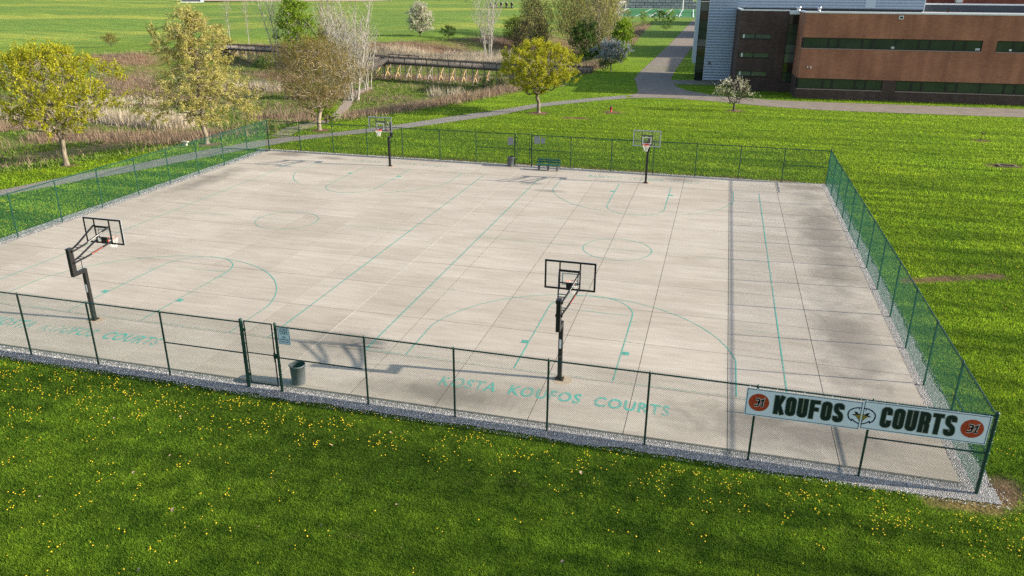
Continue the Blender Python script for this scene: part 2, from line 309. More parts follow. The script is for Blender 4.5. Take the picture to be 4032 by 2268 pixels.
# glass
t=NT('board_glass'); g1=t.n('ShaderNodeBsdfGlossy'); g1.inputs['Roughness'].default_value=.05; tp=t.n('ShaderNodeBsdfTransparent'); tp.inputs[0].default_value=(.985,.99,.99,1); d=t.n('ShaderNodeBsdfDiffuse'); d.inputs[0].default_value=(.7,.75,.78,1)
m1=t.n('ShaderNodeMixShader'); m1.inputs[0].default_value=.012; m2=t.n('ShaderNodeMixShader'); m2.inputs[0].default_value=.03
t.l(tp.outputs[0],m1.inputs[1]); t.l(d.outputs[0],m1.inputs[2]); t.l(m1.outputs[0],m2.inputs[1]); t.l(g1.outputs[0],m2.inputs[2]); t.l(m2.outputs[0],t.out.inputs[0]); M['bglass']=t.m
def wglass(name,c1,c2,spec=.8):
    t=NT(name); n=t.noise(.35,3,.5); n2=t.noise(1.5,2); c=t.mix(t.ramp(n,[(.35,0),(.65,1)]),c1,c2); t.bsdf(c,.06,0,spec,n2,.01,.12); return t.m
M['wg']=wglass('dark_green_window_glass',(.030,.048,.030),(.050,.070,.045),.3); M['wg2']=wglass('grey_green_window_glass',(.05,.075,.065),(.09,.125,.11)); M['wg3']=wglass('near_black_glass',(.006,.008,.008),(.012,.015,.014))
M['frame']=plain('black_window_frame',(.010,.011,.011),.4)
# bricks
def brick(name,a,b,mortar,bl,blc):
    t=NT(name); tc=t.n('ShaderNodeTexCoord'); mp=t.n('ShaderNodeMapping'); s=t.n('ShaderNodeSeparateXYZ'); t.l(tc.outputs['Object'],s.inputs[0]); cb=t.n('ShaderNodeCombineXYZ')
    t.l(t.math('ADD',s.outputs[0],s.outputs[1]),cb.inputs[0]); t.l(s.outputs[2],cb.inputs[1])
    br=t.n('ShaderNodeTexBrick'); br.inputs['Scale'].default_value=1; br.inputs['Brick Width'].default_value=.40; br.inputs['Row Height'].default_value=.10; br.inputs['Mortar Size'].default_value=.008; br.inputs['Color1'].default_value=(*a,1); br.inputs['Color2'].default_value=(*b,1); br.inputs['Mortar'].default_value=(*mortar,1); br.inputs['Bias'].default_value=-.1
    t.l(cb.outputs[0],br.inputs['Vector'])
    wn=t.n('ShaderNodeTexNoise'); wn.inputs['Scale'].default_value=1; wn.inputs['Detail'].default_value=2; mp.inputs['Scale'].default_value=(1.6,9,1); t.l(cb.outputs[0],mp.inputs[0]); t.l(mp.outputs[0],wn.inputs['Vector'])
    c=t.mix(t.ramp(wn.outputs['Fac'],[(.66,0),(.72,bl)]),br.outputs['Color'],blc)
    nn=t.n('ShaderNodeTexNoise'); nn.inputs['Scale'].default_value=.22; nn.inputs['Detail'].default_value=5; t.l(cb.outputs[0],nn.inputs['Vector'])
    c=t.mix(1.0,c,t.ramp(nn.outputs['Fac'],[(.35,(.82,.80,.80)),(.65,(1.14,1.14,1.12))]),'MULTIPLY')
    ws=t.n('ShaderNodeTexNoise'); ws.inputs['Scale'].default_value=1; ws.inputs['Detail'].default_value=3; m2=t.n('ShaderNodeMapping'); m2.inputs['Scale'].default_value=(.9,.06,1); t.l(cb.outputs[0],m2.inputs[0]); t.l(m2.outputs[0],ws.inputs['Vector'])
    c=t.mix(1.0,c,t.ramp(ws.outputs['Fac'],[(.35,(.86,.85,.85)),(.65,(1.13,1.12,1.12))]),'MULTIPLY')
    t.bsdf(c,.9,0,.2); return t.m
M['brick']=brick('orange_brown_brick',(.325,.130,.076),(.385,.170,.100),(.34,.20,.14),.7,(.13,.07,.05))
M['brickd']=brick('dark_brown_brick',(.070,.045,.038),(.115,.075,.062),(.10,.08,.075),.5,(.03,.022,.02))
M['brickr']=brick('dark_red_brick',(.20,.055,.04),(.25,.075,.055),(.2,.12,.10),.4,(.1,.04,.03))
M['corr']=plain('blue_grey_corrugated_metal',(.36,.42,.50),.35,.35,.5,.08,.6); M['fin']=plain('pale_blue_panel',(.42,.50,.56),.4,.2,.4,.08,.5); M['coping']=plain('white_metal_coping',(.72,.74,.76),.4,.1); M['sill']=plain('precast_sill',(.30,.22,.19),.8)
M['roofm']=plain('grey_roof_membrane',(.42,.42,.40),.9,var=.2,scale=.4); M['silver']=plain('silver_roof_vent',(.6,.62,.64),.25,.85); M['slate']=plain('dark_slate_wall',(.05,.06,.075),.8,var=.3,scale=.6)
# wood, turf etc
def wood(name,a,b): 
    t=NT(name); n=t.noise(5,4,.6,stretch=(1,1,.3)); c=t.mix(n,a,b); t.bsdf(c,.85,0,.15); return t.m
M['wgrey']=wood('weathered_dark_wood',(.045,.038,.034),(.12,.10,.085)); M['wpale']=wood('grey_wood_painted_sunlit',(.26,.22,.19),(.44,.38,.33)); M['wnew']=wood('fresh_orange_timber',(.46,.31,.16),(.60,.42,.23))  # wpale: sunlight on the picket sides is put into the paler base colour
M['turf']=plain('green_artificial_turf',(.020,.165,.035),.9,var=.1,scale=.2); M['line']=plain('white_field_line',(.75,.76,.74),.8)
t=NT('block_retaining_wall'); tc=t.n('ShaderNodeTexCoord'); s=t.n('ShaderNodeSeparateXYZ'); t.l(tc.outputs['Object'],s.inputs[0]); cb=t.n('ShaderNodeCombineXYZ'); t.l(s.outputs[0],cb.inputs[0]); t.l(s.outputs[2],cb.inputs[1])
br=t.n('ShaderNodeTexBrick'); br.inputs['Scale'].default_value=1; br.inputs['Brick Width'].default_value=4.2; br.inputs['Row Height'].default_value=1.9; br.inputs['Mortar Size'].default_value=.18; br.inputs['Color1'].default_value=(.36,.36,.38,1); br.inputs['Color2'].default_value=(.55,.54,.54,1); br.inputs['Mortar'].default_value=(.12,.12,.13,1); t.l(cb.outputs[0],br.inputs['Vector']); t.bsdf(br.outputs['Color'],.9); M['block']=t.m
# ---------------- ground ----------------
def stroke2(pts,w,closed=False):
    p=np.array(pts,float); n=len(p); L=[];Rr=[]
    for i in range(n):
        a=p[i-1] if (i>0 or closed) else None; b=p[(i+1)%n] if (i<n-1 or closed) else None
        d0=None if a is None else (p[i]-a)/np.linalg.norm(p[i]-a); d1=None if b is None else (b-p[i])/np.linalg.norm(b-p[i])
        if d0 is None: m=np.array([-d1[1],d1[0]]);k=1
        elif d1 is None: m=np.array([-d0[1],d0[0]]);k=1
        else:
            n0=np.array([-d0[1],d0[0]]);n1=np.array([-d1[1],d1[0]]); m=n0+n1; m/=np.linalg.norm(m)+1e-9; k=1/max(.35,m@n0)
        L.append(p[i]+m*w/2*k); Rr.append(p[i]-m*w/2*k)
    V=np.array([q for pr in zip(L,Rr) for q in pr]); m=n if closed else n-1
    F=[(2*i+1,2*((i+1)%n)+1,2*((i+1)%n),2*i) for i in range(m)]
    return V,np.array(F)
def flat(g,pts,w,z,mi=0,closed=False):
    V,F=stroke2(pts,w,closed); g.add(np.c_[V,np.full(len(V),z)],F,mi)
def steps(*seg):
    out=[]
    for a,b,s in seg:
        n=max(1,int(round((b-a)/s))); out+=list(np.linspace(a,b,n,endpoint=False))
    return np.array(out+[seg[-1][1]])
xs=np.unique(np.concatenate([-150-np.cumsum(np.geomspace(2,90,34))[::-1],steps((-150,-60,1.3),(-60,30,.5)),30+np.cumsum(np.geomspace(.7,80,34))]))
ys=np.unique(np.concatenate([-25-np.cumsum(np.geomspace(1,20,10)),steps((-25,90,.5),(90,350,1.4)),350+np.cumsum(np.geomspace(1.6,110,46))]))
X,Y=np.meshgrid(xs,ys); Z=hgt(X,Y)
inslab=(X>-44.4)&(X<-.5)&(Y>.5)&(Y<37.2); Z=np.where(inslab,Z-.06,Z)
def vegcol(X,Y):
    d=sdist(X,Y)
    lawn=np.stack([.08+0*X,.13+0*X,.014+0*X],-1)
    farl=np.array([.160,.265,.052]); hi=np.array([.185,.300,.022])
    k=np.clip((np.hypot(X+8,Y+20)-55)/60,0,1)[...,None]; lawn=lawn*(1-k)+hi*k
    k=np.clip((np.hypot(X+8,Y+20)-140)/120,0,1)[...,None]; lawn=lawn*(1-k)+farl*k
    yb=np.clip(snoise(X,Y,120,5)*2.2+snoise(X*.4,Y*1.5,45,8)*1.3-.15,0,1)[...,None]*np.clip((Y-90)/100,0,1)[...,None]*(X<-60)[...,None]
    lawn=lawn*(1-.7*yb)+np.array([.38,.42,.08])*.7*yb
    dirt=np.array([.15,.10,.062])
    nn=.5+.5*snoise(X,Y,2.3,11)
    dm=np.clip(1-np.abs(Y-38.15)/.9,0,1)*(X>-46)*(X<1)*np.clip(nn*2.2-.35,0,1)*np.where(X<-35,.3,1)
    dm=np.maximum(dm,capsule(X,Y,[(1.6,17.9,6.2,19.9,.42)])*np.clip(nn*.9+.5,0,1)*np.where(X<.7,0,1)); dm=np.maximum(dm,capsule(X,Y,[(.6,-.1,.9,.6,.55),(-1.3,-.72,.3,-.7,.28),(14,48.6,15.4,48.9,.7),(-24,62.4,-22,62.8,.6),(16,60.6,16.4,60.6,.6),(-19.9,68,-19.4,68,.9),(-27.8,64.9,-27.5,64.9,1.0),(-6.3,73.5,-6,73.4,.8),(-45.6,47.6,-45.4,47.6,.9),(-51.6,38.2,-51,38.4,1.0),(-56.7,27.7,-56.5,27.7,.7)]))
    dm=dm[...,None]; lawn=lawn*(1-dm)+dirt*dm
    a=.5+.5*snoise(X,Y,22,2)+.35*snoise(X,Y,6,3)
    gr=np.array([.14,.215,.03]); br=np.array([.20,.165,.095]); tan=np.array([.36,.29,.21]); red=np.array([.23,.15,.105]); dk=np.array([.06,.075,.02])
    mm=np.clip(a*1.6-.35,0,1)[...,None]; marsh=gr*mm+br*(1-mm)
    b=np.clip(snoise(X,Y,11,9)*2-.3,0,1)[...,None]; marsh=marsh*(1-.6*b)+dk*.6*b
    r=capsule(X,Y,RED)[...,None]; marsh=marsh*(1-r)+red*r
    q=capsule(X,Y,REED)[...,None]; marsh=marsh*(1-q)+tan*q
    u=np.clip((d+1.2*snoise(X,Y,7,4)+.3)/2.0,0,1)[...,None]
    return lawn*(1-u)+marsh*u
g=G(); ny,nx=X.shape; idx=np.arange(nx*ny).reshape(ny,nx)
g.add(np.stack([X,Y,Z],-1),np.stack([idx[:-1,:-1],idx[:-1,1:],idx[1:,1:],idx[1:,:-1]],-1).reshape(-1,4))
gd=g.build('ground',M['ground'],smooth=True); tag(gd,kind='structure')
vc=vegcol(X,Y).reshape(-1,3); ca=gd.data.attributes.new('veg','FLOAT_COLOR','POINT'); ca.data.foreach_set('color',np.c_[vc,np.ones(len(vc))].astype(np.float32).ravel())
# ---------------- gravel apron, slab, joints ----------------
def wob(a,b,fix,ax,amp=.05,step=.35):
    n=int(abs(b-a)/step); t=np.linspace(a,b,n); r=rng.normal(0,amp,n); r=np.convolve(r,[.25,.5,.25],'same')
    return [(x,fix+y) if ax==0 else (fix+y,x) for x,y in zip(t,r)]
inner=[(-44.62,.34),(-.31,.34),(-.31,37.44),(-44.62,37.44)]
g=G()
def band(outer,innerl,z=-.055):
    n=len(outer); O=np.array(outer); I=np.array(innerl); V=np.r_[np.c_[O,np.full(n,z)],np.c_[I,np.full(n,z)]]
    g.add(V,[(i,i+1,n+i+1,n+i) for i in range(n-1)])
o1=wob(-46.2,.55,-.41,0,.09); band(o1,[(x,.40) for x,_ in o1])
o2=wob(.40,37.3,.46,1,.10); band(o2,[(-.34,y) for _,y in o2],-.057)
o3=wob(1.0,-46.2,37.86,0,.07); band(o3,[(x,37.3) for x,_ in o3],-.055)
o4=wob(37.3,.40,-45.75,1,.06); band(o4,[(-44.58,y) for _,y in o4],-.057)
tag(g.build('gravel_border',M['gravel']),kind='structure')
# loose stones give the gravel its relief
def stones(n,region,size):
    P=np.array([region() for _ in range(n)]); s=rng.uniform(.6,1.3,n)*size
    base=np.array([(1,0,0),(-.5,.87,0),(-.5,-.87,0),(0,0,.75),(.3,.3,.45)])
    ang=rng.uniform(0,6.28,n); c,sn=np.cos(ang),np.sin(ang)
    b=base[None]*s[:,None,None]*rng.uniform(.6,1.2,(n,1,3)); V=np.stack([b[...,0]*c[:,None]-b[...,1]*sn[:,None],b[...,0]*sn[:,None]+b[...,1]*c[:,None],b[...,2]],-1)+P[:,None]
    F=np.array([(0,1,4),(1,2,3),(2,0,3),(0,4,3),(4,1,3)])[None]+(np.arange(n)*5)[:,None,None]
    return V.reshape(-1,3),F.reshape(-1,3),np.repeat(rng.uniform(0,1,n),5)
g=G()
for n,f in((9000,lambda:(rng.uniform(-46,.8),rng.uniform(-.62,.33),-.055)),(9000,lambda:(rng.uniform(-.29,.60),rng.uniform(.3,37),-.057)),(5000,lambda:(rng.uniform(-45.8,-44.64),rng.uniform(.3,37),-.057)),(5000,lambda:(rng.uniform(-45,.6),rng.uniform(37.46,37.95),-.055))):
    V,F,c=stones(n,f,.020); g.add(V,F,0,c)
t=NT('limestone_pebbles'); c=t.mix(t.attr('tint'),(.42,.40,.38),(.86,.84,.80)); t.bsdf(c,.85,0,.2); M['peb']=t.m
tag(g.build('gravel_stones',M['peb'],col=True),'white limestone gravel strewn around the edge of the concrete court','gravel',kind='stuff')
XJ=[-44.6,-41.45,-38.25,-35.05,-31.9,-28.72,-25.58,-22.4,-19.35,-16.24,-13.05,-9.95,-6.77,-3.55,-.33]
YJ=[.36,3.62,7.12,10.51,13.86,17.1,20.22,23.6,27.0,30.3,33.66,37.42]
g=G()
for i in range(len(XJ)-1):
    for j in range(len(YJ)-1):
        e=.0115; c=float(np.clip(rng.normal(.5,.16),0,1)); k=len(g.V)
        g.box(XJ[i]+e,XJ[i+1]-e,YJ[j]+e,YJ[j+1]-e,-.10,0); g.C[-1]=np.full(8,c)
slab=g.build('court_slab',M['concrete'],col=True); tag(slab,kind='structure')
g=G(); g.box(XJ[0]+.02,XJ[-1]-.02,YJ[0]+.02,YJ[-1]-.02,-.095,-.005); tag(g.build('court_joints',M['joint']),kind='structure')
g=G(); g.box(-22.418,-22.382,.38,37.4,-.004,.003); tag(g.build('expansion_joint',M['jointl']),kind='structure')
# ---------------- painted markings ----------------
def arc(cx,cy,r,a0,a1,n=40): return [(cx+r*math.cos(R(a)),cy+r*math.sin(R(a))) for a in np.linspace(a0,a1,n)]
def court(kx,left,right,ch,fade):
    g=G(); z=.004; W=.046
    m=1 if ch>0 else 1
    for s,y0 in((1,3.72),(-1,33.55)):
        f=lambda y:y0+s*y
        far=(s<0); k=1 if far else 0
        flat(g,[(left-.03,y0),(right+.03,y0)],W,z,2 if far else 1)
        for q in(-1,1): flat(g,[(kx+q*1.83,f(.03)),(kx+q*1.83,f(6.07))],W*1.1,z+.001,0)
        flat(g,[(kx-1.8,f(6.07)),(kx+1.8,f(6.07))],W,z,2 if far else 1)
        flat(g,arc(kx,f(6.07),1.83,0,180*s,36),W*1.1,z+.0015,0)
        a=11 ; cy=f(1.65); r=6.2
        aa=arc(kx,cy,r,a*s,(180-a)*s,60); flat(g,[(aa[0][0],f(.03))]+aa[:20],W,z+.002,0); flat(g,aa[19:42],W,z+.002,1 if far else 0); flat(g,aa[41:]+[(aa[-1][0],f(.03))],W,z+.002,0)
        for q in(-1,1):
            x=kx+q*1.86
            g.box(min(x,x+q*.26),max(x,x+q*.26),min(f(2.22),f(2.50)),max(f(2.22),f(2.50)),z+.001,z+.0025,0)
            for yy in(3.45,4.5,5.5): flat(g,[(x,f(yy)),(x+q*.26,f(yy))],W,z,1)
    for x in(left,right): flat(g,[(x,3.72),(x,33.3 if x!=left or kx>-20 else 33.3)],W*1.1,z+.003,0)
    for o in(-.035,.035): flat(g,[(left,18.65+o),(right,18.65+o)],.028,z,2)
    flat(g,arc(kx,18.65,1.83,0,360,61)[:-1],W,z+.001,0 if kx>-20 else 0,closed=True)
    flat(g,[(left-.0,10.7),(left+1.3,10.65)],.04,z,2); flat(g,[(right-1.3,9.6),(right,9.6)],.04,z,1)
    tag(g.build('court_lines',[M['paint'],M['paintw'],M['paintf']]),kind='structure')
court(-12.56,-20.3,-4.77,1,0); court(-32.35,-40.2,-24.5,1,0)
def lettering(cx,cy,rot,mat,dy=0):
    V,F=text('KOSTA  KOUFOS  COURTS',1.0,.028,1.0,1.12); w=V[:,0].max()-V[:,0].min(); V[:,0]*=8.05/w; V[:,1]*=.66/.72
    # stencil letters with bridges: cut by leaving narrow strips unpainted
    c,s=math.cos(rot),math.sin(rot); P=np.c_[cx+V[:,0]*c-V[:,1]*s,cy+V[:,0]*s+V[:,1]*c,np.full(len(V),.0045)]
    g=G(); g.add(P,F); tag(g.build('court_lettering',mat),kind='structure')
lettering(-12.65,1.83,0,M['paintL']); lettering(-32.4,1.83,0,M['paintL'])
lettering(-12.9,35.75,math.pi,M['paintw']); lettering(-32.2,35.75,math.pi,M['paintf'])
# concrete collars round the hoop poles
for x,y in((-12.6,3.36),(-32.42,3.3),(-32.46,34.32),(-12.62,34.3)):
    g=G(); g.lathe([(0,.003),(.36,.003),(.37,.0)],18,(x+.10,y-.02,0)); tag(g.build('footing',plain('pale_footing_concrete',(.50,.40,.28),.9,var=.3,scale=8)),kind='structure')
# ---------------- paths ----------------
def sheet(name,near,far_,mat,z=-.055):
    n=90
    def rs(P):
        P=np.array(P,float); d=np.r_[0,np.cumsum(np.hypot(*np.diff(P,axis=0).T))]; t=np.linspace(0,d[-1],n); return np.c_[np.interp(t,d,P[:,0]),np.interp(t,d,P[:,1])]
    A,B=rs(near),rs(far_); m=7; V=[]
    for k in range(m):
        f=k/(m-1); Q=A*(1-f)+B*f
        if k in(0,m-1): Q=Q+rng.normal(0,.035,Q.shape)
        V.append(np.c_[Q,np.maximum(hgt(Q[:,0],Q[:,1])+.03,z if z else -9)])
    V=np.concatenate(V); F=[(k*n+i,k*n+i+1,(k+1)*n+i+1,(k+1)*n+i) for k in range(m-1) for i in range(n-1)]
    g=G(); g.add(V,F); tag(g.build(name,mat,smooth=True),kind='structure')
NEAR=[(-64,-3),(-58.5,7),(-55.5,14.5),(-53.3,19.0),(-52,23.1),(-50.2,27.5),(-48.4,33),(-46.6,37.9),(-45.3,41.2),(-43.6,44.0),(-40.8,47.3),(-38.0,51.1),(-34.6,56.6),(-31,63),(-28.6,69.4),(-24,75.6),(-19.5,80.5)]
FAR=[(-66.5,-2),(-60.6,8.5),(-57,15.6),(-54.9,19.9),(-54.0,23.7),(-52,29.3),(-50.4,35.2),(-48.7,40.2),(-46.7,43.4),(-43.9,46.5),(-41.7,49.5),(-39.2,53.4),(-36,59.8),(-32.1,66.5),(-29.4,72.3),(-24.4,78.6),(-20.2,83.4)]
sheet('path',NEAR,FAR,M['path'],-.05)
sheet('asphalt_path',[(-19.6,80.3),(-17.5,81.6),(-14.1,82.3),(-9,81),(-2.2,78.2),(3.6,77),(12.3,77.2),(25,77.9),(45,79)],[(-17.6,86.2),(-14.8,97),(-12.9,92.0),(-9.1,87.2),(-1.9,84.4),(4.4,84.2),(13.6,84.7),(27.2,85.3),(45,86.4)][0:1]+[(-14.2,93.5),(-12.4,91),(-9.1,87.2),(-1.9,84.4),(4.4,84.2),(13.6,84.7),(27.2,85.3),(45,86.4)],M['asphalt'],-.045)
sheet('asphalt_road',[(-20.3,82.6),(-18.6,86),(-19.9,94.8),(-21.2,103.6),(-21.5,114),(-21.5,145),(-21.6,182),(-22.3,260),(-23.2,356)],[(-12.5,82.0),(-12.3,90.8),(-14.4,95.5),(-15.6,103.6),(-15.9,117),(-15.9,147),(-15.6,182),(-15.9,260),(-16,356)],M['asphalt'],-.040)
sheet('patio',[(-15.2,97.7),(-12,98.3),(-8,98.9),(-6.4,99.5)],[(-15.7,103.9),(-12,105.0),(-9,105.2),(-6.4,105.4)],M['asphalt'],-.035)
sheet('path_spur',[(-46.6,43.2),(-47.2,46),(-48.4,48.8)],[(-48.4,43.2),(-49.2,46),(-50.0,49.5)],M['asphalt'],None)
sheet('woodchip_path',[(-47.2,46.8),(-46.9,52),(-50.2,62),(-55.8,72),(-60,84),(-63.8,92),(-65.4,104)],[(-49.5,48.5),(-49.0,54.5),(-52.2,65),(-57.8,73),(-62,85),(-65.6,93),(-67.2,104)],M['mulch'],None)
sheet('side_path',[(-125.2,86.2),(-127,88.6),(-131,90)],[(-125.8,87.4),(-127.6,90.2),(-131,92)],M['asphalt'],None)
# ---------------- fences ----------------
def mesh_wires(g,A,B,z0,z1,r=.0027,p=.0707):
    A=np.array(A,float);B=np.array(B,float);L=np.linalg.norm(B-A);u=(B-A)/L;Hh=z1-z0; P0=[];P1=[]
    for s in(1,-1):
        a=np.arange(-Hh,L+Hh,p) ; e0=a; e1=a+s*Hh*1.0
        t0=np.zeros_like(a);t1=np.ones_like(a)
        with np.errstate(divide='ignore'):
            ta=(0-a)/(s*Hh); tb=(L-a)/(s*Hh)
        lo=np.minimum(ta,tb); hi=np.maximum(ta,tb); t0=np.maximum(t0,lo); t1=np.minimum(t1,hi); k=t1>t0+1e-4
        for t_,arr in((t0,P0),(t1,P1)):
            d=(a+s*Hh*t_)[k]; arr.append(np.c_[A[0]+u[0]*d,A[1]+u[1]*d,z0+Hh*t_[k]+s*0])
    P0=np.concatenate(P0);P1=np.concatenate(P1); nrm=np.array([-u[1],u[0],0])*.002
    g.tubes(P0,P1,r,r,3)
FH=2.45
def fence(label,A,B,posts,ends,braces,side,grp='chain link fence runs round the court'):
    """posts: distances along A->B of line posts; ends: (distance,radius) terminal posts; braces: (d0,d1) mid rails; side: +1 mesh on left normal"""
    A=np.array(A,float);B=np.array(B,float);L=np.linalg.norm(B-A);u=(B-A)/L;nr=np.array([-u[1],u[0]])
    rz=math.atan2(u[1],u[0]); rt=empty('chain_link_fence',(A[0],A[1],0),rz,label,'fence',grp)
    for d in posts:
        g=G(); g.tubes([(d,0,-.08)],[(d,0,FH-.02)],.034,.034,10); g.lathe([(.036,FH-.05),(.038,FH-.01),(.02,FH+.035),(0,FH+.045)],10,(d,0,0)); g.build('post',M['gpost'],rt,True)
    for d,r in ends:
        g=G(); g.tubes([(d,0,-.08)],[(d,0,FH+.06)],r,r,12); g.lathe([(r+.008,FH+.04),(r+.008,FH+.07),(r*.6,FH+.10),(0,FH+.115)],12,(d,0,0))
        for zz in np.linspace(.25,2.3,7): g.lathe([(r,zz-.02),(r+.009,zz-.02),(r+.009,zz+.02),(r,zz+.02)],12,(d,0,0))
        g.build('terminal_post',M['gpost'],rt,True)
    g=G(); g.tubes([(0,0,FH-.03)],[(L,0,FH-.03)],.026,.026,8); g.build('top_rail',M['gpost'],rt,True)
    for a,b in braces:
        g=G(); g.tubes([(a,0,1.25)],[(b,0,1.25)],.024,.024,8); g.build('brace_rail',M['gpost'],rt,True)
    g=G(); o=side*.034; mesh_wires(g,(.03,o),(L-.03,o),.02,FH+.015); g.tubes([(0,o,.05)],[(L,o,.05)],.0025,.0025,3)
    nk=int(L/.0707); xx=np.arange(nk)*.0707+.03; g.tubes(np.c_[xx,np.full(nk,o),np.full(nk,FH+.0)],np.c_[xx+.012,np.full(nk,o),np.full(nk,FH+.05)],.0035,.002,3)
    tx=np.arange(.4,L,.6); g.tubes(np.c_[tx,np.full(len(tx),o),np.full(len(tx),FH-.06)],np.c_[tx,np.full(len(tx),-o*.6),np.full(len(tx),FH+.005)],.004,.004,4)
    g.build('wire_mesh',M['gwire'],rt)
    return rt
fence('green chain link near fence between the white banner corner and the hours sign',(-21.72,0),(0,0),[21.72-3.08*k for k in range(1,7)],[(0,.048),(21.72,.052)],[(0,3.1),(18.66,21.72)],1)
fence('green chain link fence along the near side left of the open sign gate',(-45,0),(-23.02,0),[45-x for x in(42,38.9,35.7,32.36,29.32,26.24)],[(0,.05),(21.98,.062)],[(18.78,21.98)],1)
fence('long green chain link fence down the right side of the court, by the dirt patch',(0,0),(0,37.55),[3.3,6.52,9.66,12.9,16.2,19.3,22.52,25.75,28.7,31.6,34.5],[(37.55,.048)],[(.0,3.3),(34.5,37.5)],1)
fence('green chain link fence on the far side, right of the far gate, behind the bench',(-21.85,37.55),(0,37.55),[21.85-x for x in(18.74,15.58,12.4,9.27,6.13,3.07)],[(0,.05)],[(0,3.1),(18.78,21.85)],-1)
fence('green chain link far fence left of the far gate and grey bin',(-45,37.55),(-23.2,37.55),[45-x for x in(42,38.93,35.83,32.7,29.46,26.4)],[(0,.048),(21.8,.05)],[(0,3.0),(18.6,21.8)],-1)
fence('green chain link fence down the left side of the court beside the grey path',(-45,0),(-45,37.55),[2.0,5.2,8.5,11.7,14.85,18.1,21.4,24.6,27.85,31.05,34.3],[],[(34.3,37.55)],-1)
def gate(label,x0,x1,y,side):
    rt=empty('chain_link_gate',(x0,y,0),0,label,'gate','court gates'); W=x1-x0
    g=G(); r=.024; c=[(.03,0,.13),(W-.03,0,.13),(W-.03,0,FH+.03),(.03,0,FH+.03)]
    for a,b in((0,1),(1,2),(2,3),(3,0)): g.tubes([c[a]],[c[b]],r,r,8,0,True)
    g.tubes([(.03,0,1.30)],[(W-.03,0,1.30)],.02,.02,8); g.build('gate_frame',M['gpost'],rt,True)
    g=G(); mesh_wires(g,(.05,.028*side),(W-.05,.028*side),.15,FH); g.build('wire_mesh',M['gwire'],rt)
    g=G(); g.box(W-.06,W+.06,-.05,.05,1.22,1.36); g.tubes([(W-.02,-.06,1.10)],[(W-.02,-.06,1.45)],.015,.015,6); g.build('latch',M['gpost'],rt)
    for z in(.45,2.15):
        g=G(); g.box(-.07,.05,-.03,.03,z-.04,z+.04); g.build('hinge',M['gpost'],rt)
gate('green chain link gate on the near side beside the pale blue hours sign',-22.93,-21.82,0,1)
gate('green chain link gate on the far side between the grey bin and the bench',-23.05,-21.98,37.55,-1)
# ---------------- signs on the fence ----------------
def rrect(x0,x1,z0,z1,r,n=5):
    out=[]
    for cx,cz,a in((x1-r,z1-r,0),(x0+r,z1-r,90),(x0+r,z0+r,180),(x1-r,z0+r,270)):
        for k in range(n+1): t=R(a+90*k/n); out.append((cx+r*math.cos(t),cz+r*math.sin(t)))
    return out
def xz(g,V2,F,x,z,y,mi=0): V2=np.asarray(V2); g.add(np.c_[V2[:,0]+x,np.full(len(V2),y),V2[:,1]+z],F,mi)
def plate(g,P,y0,y1,mi=0):
    P=list(P); n=len(P); g.poly([(x,y0,z) for x,z in P][::-1],mi); g.poly([(x,y1,z) for x,z in P],mi)
    V=[(x,y0,z) for x,z in P]+[(x,y1,z) for x,z in P]; g.add(V,[(i,(i+1)%n,n+(i+1)%n,n+i) for i in range(n)],mi)
s=empty('sign',(-21.38,-.055,2.12),0,'pale blue court hours sign reading KOUFOS COURTS OPEN by the near gate','sign')
g=G(); plate(g,rrect(-.225,.225,-.30,.30,.04),-.004,0.0); g.build('sign_plate',M['signface'],s)
g=G(); V,F=stroke2(rrect(-.207,.207,-.282,.282,.03),.014,True); xz(g,V,F,0,0,-.0055); g.build('border',M['signink'],s)
for i,(tx,z,sz,wd) in enumerate((('KOUFOS',.185,.10,.30),('COURTS',.085,.10,.30),('OPEN:',-.045,.062,.15),('2:30PM-DARK',-.130,.060,.355),('SCHOOL DAYS',-.215,.060,.355))):
    V,F=text(tx,1,.02); V[:,0]*=wd/(V[:,0].max()-V[:,0].min()); V[:,1]*=sz/.72; g=G(); xz(g,V,F[:,::1],0,z-.02,-.0055); g.build('lettering',M['signink'],s)
for x,z,w_,h_,lb in((-23.57,1.84,.46,.60,'grey back of a sign on the far fence just left of the far gate'),(-21.45,2.05,.46,.58,'larger grey sign back right of the far gate, above the bench'),(-20.98,2.02,.32,.46,'small grey sign back beside the larger one above the bench')):
    g=G(); plate(g,rrect(-w_/2,w_/2,-h_/2,h_/2,.03),0,.004); o=g.build('sign',M['signback'],loc=(x,37.60,z)); tag(o,lb,'sign','sign backs on the far fence')
